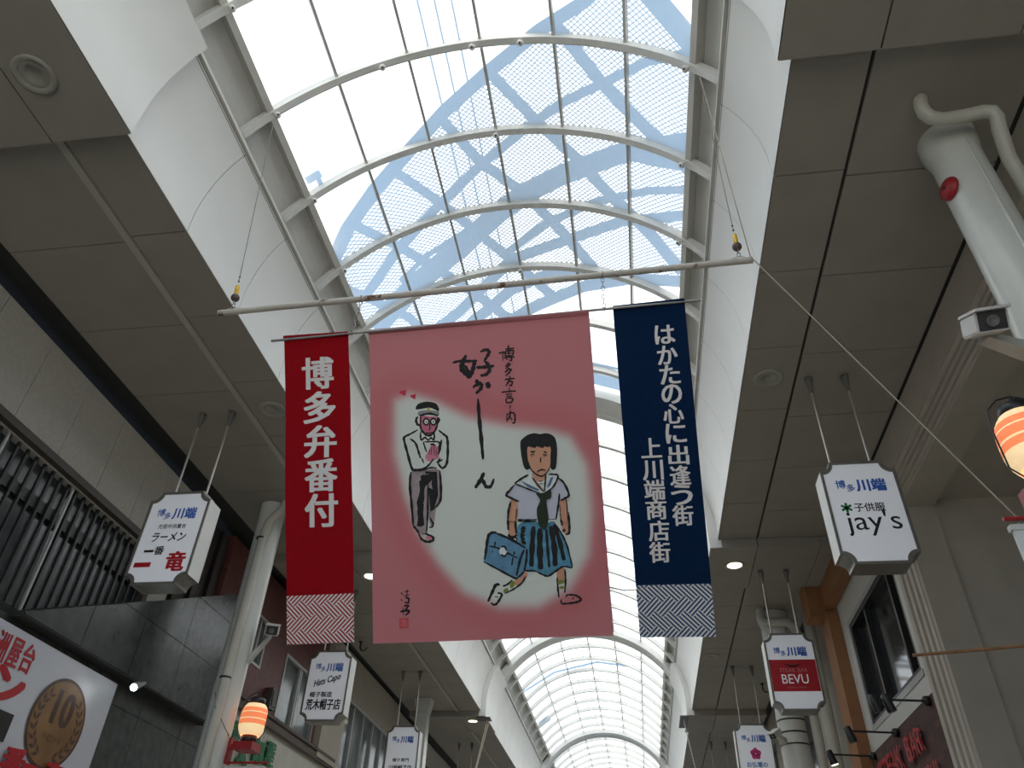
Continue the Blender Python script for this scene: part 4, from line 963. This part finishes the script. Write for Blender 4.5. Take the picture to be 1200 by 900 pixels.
def lantern(loc, label):
    th = thing('lantern', label, 'lantern', loc, group='lit paper lanterns')
    b = MB(); pr = []
    for i in range(33):
        t = -1+2*i/32; pr.append(((.150-.045*abs(t)**3.2)*(1+.012*math.cos(i*PI)), .168*t))
    b.lathe(pr, M['lantern'], 36); b.build('shade', th)
    b = MB(); b.lathe([(0, .168), (.085, .168), (.092, .173), (.092, .235), (.080, .24), (0, .24)], M['blk'], 24); b.build('cap', th)
    b = MB(); b.lathe([(0, -.245), (.085, -.245), (.085, -.168), (0, -.168)], M['blk'], 24); b.build('base', th)
    b = MB()
    for s in (-1, 1): b.tube([(s*.09, 0, -.22), (s*.158, 0, -.15), (s*.163, 0, .1), (s*.15, 0, .22), (s*.08, 0, .29), (0, 0, .31)], .005, M['blk'], 6)
    b.tube([(0, 0, .25), (0, 0, .31)], .012, M['blk'], 8); b.build('wire_frame', th); return th
def bracket(loc, sgn, reach, label, blab):
    """red steel bracket: upright on the pillar, arm with a tray for the lantern, lower rod for the board"""
    th = thing('lantern_bracket', label, 'bracket', loc, group='red lantern brackets')
    b = MB(); b.box((0, -.05, -.22), (sgn*.03, .05, .05), M['redpaint']); b.build('upright', th)
    b = MB(); b.box((sgn*.03, -.03, -.06), (sgn*(reach-.12), .03, -.015), M['redpaint']); b.box((sgn*(reach-.12), -.12, -.085), (sgn*(reach+.11), .12, -.002), M['redpaint']); b.build('tray', th)
    b = MB(); b.tube([(sgn*.03, 0, -.20), (sgn*(reach+.29), 0, -.20)], .012, M['redpaint'], 8); b.build('rod', th)
    w_ = thing('pennant_board', blab, 'board', (loc[0]+sgn*(reach*.5+.16), loc[1], loc[2]-.69), group='white boards under the lanterns')
    b = MB(); b.box((-.2, -.012, -.42), (.2, .012, .42), M['whitepaint']); b.build('panel', w_)
    b = MB(); b.box((-.21, -.02, .42), (.21, .02, .45), M['cambody']); b.tube([(-.15, 0, .45), (-.15, 0, .468)], .006, M['chain'], 6); b.tube([(.15, 0, .45), (.15, 0, .468)], .006, M['chain'], 6); b.build('top_rail', w_)
lantern((-4.32, 8.74, 3.85), 'glowing cream and orange lantern on the left white pillar')
bracket((-4.532, 8.74, 3.605), 1, .212, 'red steel bracket under the left lantern', 'white board hanging from the red bracket on the left pillar')
lantern((2.205, 3.76, 3.965), 'large glowing cream and orange lantern at the right edge')
bracket((2.386, 3.76, 3.72), -1, .18, 'red steel bracket under the right lantern', 'white board hanging from the red bracket at the right edge')
b = MB(); a, e = Vector(onY(1070, 768, 4.0)), Vector(onY(1200, 757, 4.0)); b.tube([a, a+(e-a)*1.12], .008, M['wood'], 8); b.tube([a+(e-a)*1.12, (2.45, 3.98, 3.0)], .008, M['wood'], 8)
tag(b.build('wooden_pole'), 'thin brown wooden pole jutting in from the right edge', 'pole')

# ------------------------------------------------------------------ ramen shop signboard on the left wall
XS = XL+.085
th = thing('shop_signboard', 'white signboard with red lettering and a bronze coin at lower left', 'signboard', (XS, 6.2, 3.06))
def onS(u, v): p = onX(u, v, XS+.004); return (p[1]-6.2, p[2]-3.06)
b = MB(); b.box((0, -2.6, -.95), (-.06, 1.40, .86), M['signwhite']); b.build('panel', th)
fs = lambda u, v: (.004, u, v); fs2 = lambda u, v: (.008, u, v); fs3 = lambda u, v: (.011, u, v)
b = MB()
for ch, px in (('洲', (2, 757)), ('屋', (17.5, 765)), ('台', (33, 772))): put_text(b, ch, M['redl'], fs, onS(*px), w=.145, h=.24, bold=.028)
u0 = onS(17.5, 765); put_text(b, '元祖中', M['redl'], fs, (u0[0]-.95, u0[1]), w=.8, h=.25, bold=.03)
p = onS(9, 805); put_text(b, 'ン', M['redl'], fs, p, w=.36, h=.28, bold=.05); put_text(b, 'ラーメ', M['redl'], fs, (p[0]-.85, p[1]), w=1.1, h=.36, bold=.05)
b.build('lettering', th, fix=False)
b = MB(); b.box((.001, -1.6, .0), (.012, onS(16, 838)[0], onS(4, 833)[1]), M['blk']); b.build('black_panel', th)
cc = onS(66, 848); cr = .395
b = MB(); ov = [(cc[0]+cr*math.cos(t), cc[1]+cr*math.sin(t)) for t in np.linspace(0, 2*PI, 49)[:-1]]
b.add([fs2(*p) for p in ov], [tuple(range(48))], M['coindark']); b.add([(.010, cc[0]+(p[0]-cc[0])*.93, cc[1]+(p[1]-cc[1])*.93) for p in ov], [tuple(range(48))], M['coin'])
put_text(b, '10', M['coindark'], fs3, (cc[0]+.02, cc[1]+.13), w=.26, h=.29, bold=.035); put_text(b, '平成二十年', M['coindark'], fs3, (cc[0], cc[1]-.13), w=.28, h=.06, bold=-.004)
for s in (-1, 1):
    for k in range(8):
        a = -PI/2+s*(.35+.27*k); r = .30; c0 = (cc[0]+r*math.cos(a), cc[1]+r*math.sin(a)); t = a+s*PI/2
        for o in (-.55, .55):
            d = (math.cos(t+o), math.sin(t+o)); nrm = (-d[1], d[0]); P = [c0, (c0[0]+d[0]*.045+nrm[0]*.018, c0[1]+d[1]*.045+nrm[1]*.018), (c0[0]+d[0]*.095, c0[1]+d[1]*.095), (c0[0]+d[0]*.045-nrm[0]*.018, c0[1]+d[1]*.045-nrm[1]*.018)]
            b.add([fs3(*p) for p in P], [(0, 1, 2, 3)], M['coindark'])
b.build('coin', th, fix=False)
b = MB(); fr = lambda u, v: (.03, u, v)
for ch, du, hh in (('番', -.26, .26), ('一', .02, .06), ('竜', .30, .26)):
    q = (cc[0]-.12+du, cc[1]-.43)
    for f_ in (fr, lambda u, v: (.022, u, v)): put_text(b, ch, M['redl'], f_, q, w=.27, h=hh, bold=.05)
b.build('raised_lettering', th, fix=False)
# small spot lamp under the stone parapet
a, e = Vector((-5.18, 7.78, 3.985)), Vector((-5.14, 7.55, 3.87)); d = (e-a).normalized()
th = thing('spot_lamp', 'small lit spotlight above the corner of the white signboard', 'spotlight', a)
b = MB(); b.tube([Vector(), d*.05, d*.20, d*.25], [.018, .024, .036, .040], M['alu'], 18); b.tube([(0, 0, 0), (-.07, .02, .012), (-.14, .02, .012)], .012, M['alu'], 8); b.build('body', th)
b = MB(); b.lathe([(.036, .252), (.02, .258), (0, .26)], M['spotlit'], 18, (0, 0, 0), d); b.build('lens', th)
lp = bpy.data.lights.new('spot_beam', 'SPOT'); lp.energy = 1.5; lp.spot_size = 1.6; lp.shadow_soft_size = .05; lo = bpy.data.objects.new('spot_beam', lp); COL.objects.link(lo); lo.parent = th; lo.location = d*.28
lo.rotation_euler = Vector(d*-1).to_track_quat('Z', 'Y').to_euler()
# green raised lettering on the cream wall
for i, (u, v, lab, ch) in enumerate(((275, 858, 'green raised character left of the left lantern', '福'), (286, 881, 'green raised character partly below the left lantern', '太'), (304, 881, 'tall green raised character right of the left lantern', '郎'), (317, 884, 'green raised character farthest right under the brown ledge', '屋'))):
    p = onX(u, v, XB+.07); b = MB()
    for off in (.0, -.035):
        put_text(b, ch, M['green'], lambda a, c, off=off: (XB+.07+off, p[1]+a, p[2]+c), (0, 0), w=.32, h=.32, bold=.035)
    tag(b.build('raised_letter', fix=False), lab, 'letter', 'green raised lettering')

# ------------------------------------------------------------------ right wall: red letters and spot lamps
def row(word, yc, zc, h, step, lab):
    n = len(word.replace(' ', '')); k = 0
    for i, ch in enumerate(word):
        if ch == ' ': continue
        b = MB(); yy = yc+step*(len(word)-1)/2-step*i
        vs, fcs = glyphs(ch, 1, .02); H = max(v[1] for v in vs)-min(v[1] for v in vs); q = h/H
        for off in (-.06, -.03): put_text(b, ch, M['redl'], lambda a, c, off=off: (XR+off, yy-a, zc+c), (0, 0), w=(step*.82 if ch != 'I' else None), h=h, bold=.02)
        b.box((XR-.03, yy-.015, zc-h*.3), (XR-.008, yy+.015, zc+h*.3), M['blk'])
        o = b.build('raised_letter', fix=False); tag(o, lab[k], 'letter', 'red raised lettering'); k += 1
row('STEAK BAR', 10.22, 3.80, .24, .21, ['red raised letter %s %s on the brown brick wall' % (c, t) for c, t in zip('STEAKBAR', ('starting the upper row', 'second in the upper row', 'third in the upper row', 'fourth in the upper row', 'ending the first word', 'starting the second word', 'amid the second word', 'ending the upper row'))])
row('BEVU', 9.62, 3.38, .30, .27, ['red raised letter %s %s of the lower row on the brown brick wall' % (c, t) for c, t in zip('BEVU', ('starting', 'second', 'third', 'last'))])
def arm_lamp(y, heads, lit, label, L_=.56):
    th = thing('spot_lamp', label, 'spotlight', (XR-.012, y, 4.05), group='black arm spotlights')
    b = MB(); b.lathe([(0, 0), (.05, 0), (.05, .05), (.03, .07), (0, .07)], M['blk'], 16, (0, 0, 0), (-1, 0, 0)); b.build('wall_mount', th)
    b = MB(); b.tube([(-.06, 0, 0), (-L_, 0, .02)], .012, M['blk'], 8); b.build('arm', th)
    for k in range(heads):
        x = -L_+.13*k; d = Vector((.25, 0, -.95)).normalized(); c = Vector((x, 0, .02))
        b = MB(); b.tube([c-d*.05, c-d*.04, c+d*.10, c+d*.13], [.03, .042, .05, .05], M['blk'], 16); h = b.build('lamp_head', th)
        b = MB(); b.lathe([(.045, .131), (0, .133)], M['lamp_on'] if lit else M['rodcap'], 14, c, d); b.build('lens', h)
arm_lamp(8.85, 2, 0, 'black double headed spotlight arm at the near end of the brick wall')
arm_lamp(10.14, 1, 0, 'black single spotlight arm above the middle of the red lettering')
arm_lamp(11.32, 1, 1, 'black spotlight arm with a lit bulb beside the orange column')

# ------------------------------------------------------------------ small fittings at the far soffits
for p, lab in ((onZ(893, 801, 6.6), 'small black hook under the soffit left of the red panel sign'), (onZ(423, 752, 6.6), 'small black hook under the soffit by the corner of the red banner')):
    b = MB(); c = Vector(p); b.tube([c, c+Vector((0, 0, -.12)), c+Vector((.03, 0, -.17)), c+Vector((.10, 0, -.17)), c+Vector((.14, 0, -.11))], .014, M['blk'], 8); b.lathe([(0, 0), (.04, 0), (.04, -.02), (0, -.02)], M['blk'], 12, c)
    tag(b.build('ceiling_hook'), lab, 'hook', 'soffit hooks')
for (x0, y0, z0), (u, v), lab in (((-3.42, 18.8, 6.44), (556, 905), 'pair of pale strings hanging from the far left soffit corner'), ((1.14, 18.8, 6.42), (816, 905), 'pale string hanging from the far right soffit corner')):
    e = onY(u, v, y0-1.0); b = MB(); b.tube([(x0, y0, z0), tuple(e)], .011, M['string'], 6)
    if u < 600: b.tube([(x0+.05, y0, z0), (e[0]+.02, e[1], e[2])], .011, M['string'], 6)
    tag(b.build('guy_string'), lab, 'string')
b = MB(); p = onX(314, 822, XB)
b.box((XB, p[1]-.16, p[2]-.14), (XB+.12, p[1]+.02, p[2]+.16), M['bronze']); b.box((XB+.12, p[1]-.13, p[2]-.10), (XB+.13, p[1]-.01, p[2]+.12), M['blk'])
tag(b.build('wall_box'), 'dark slim box on the burgundy wall just right of the left lantern', 'box')
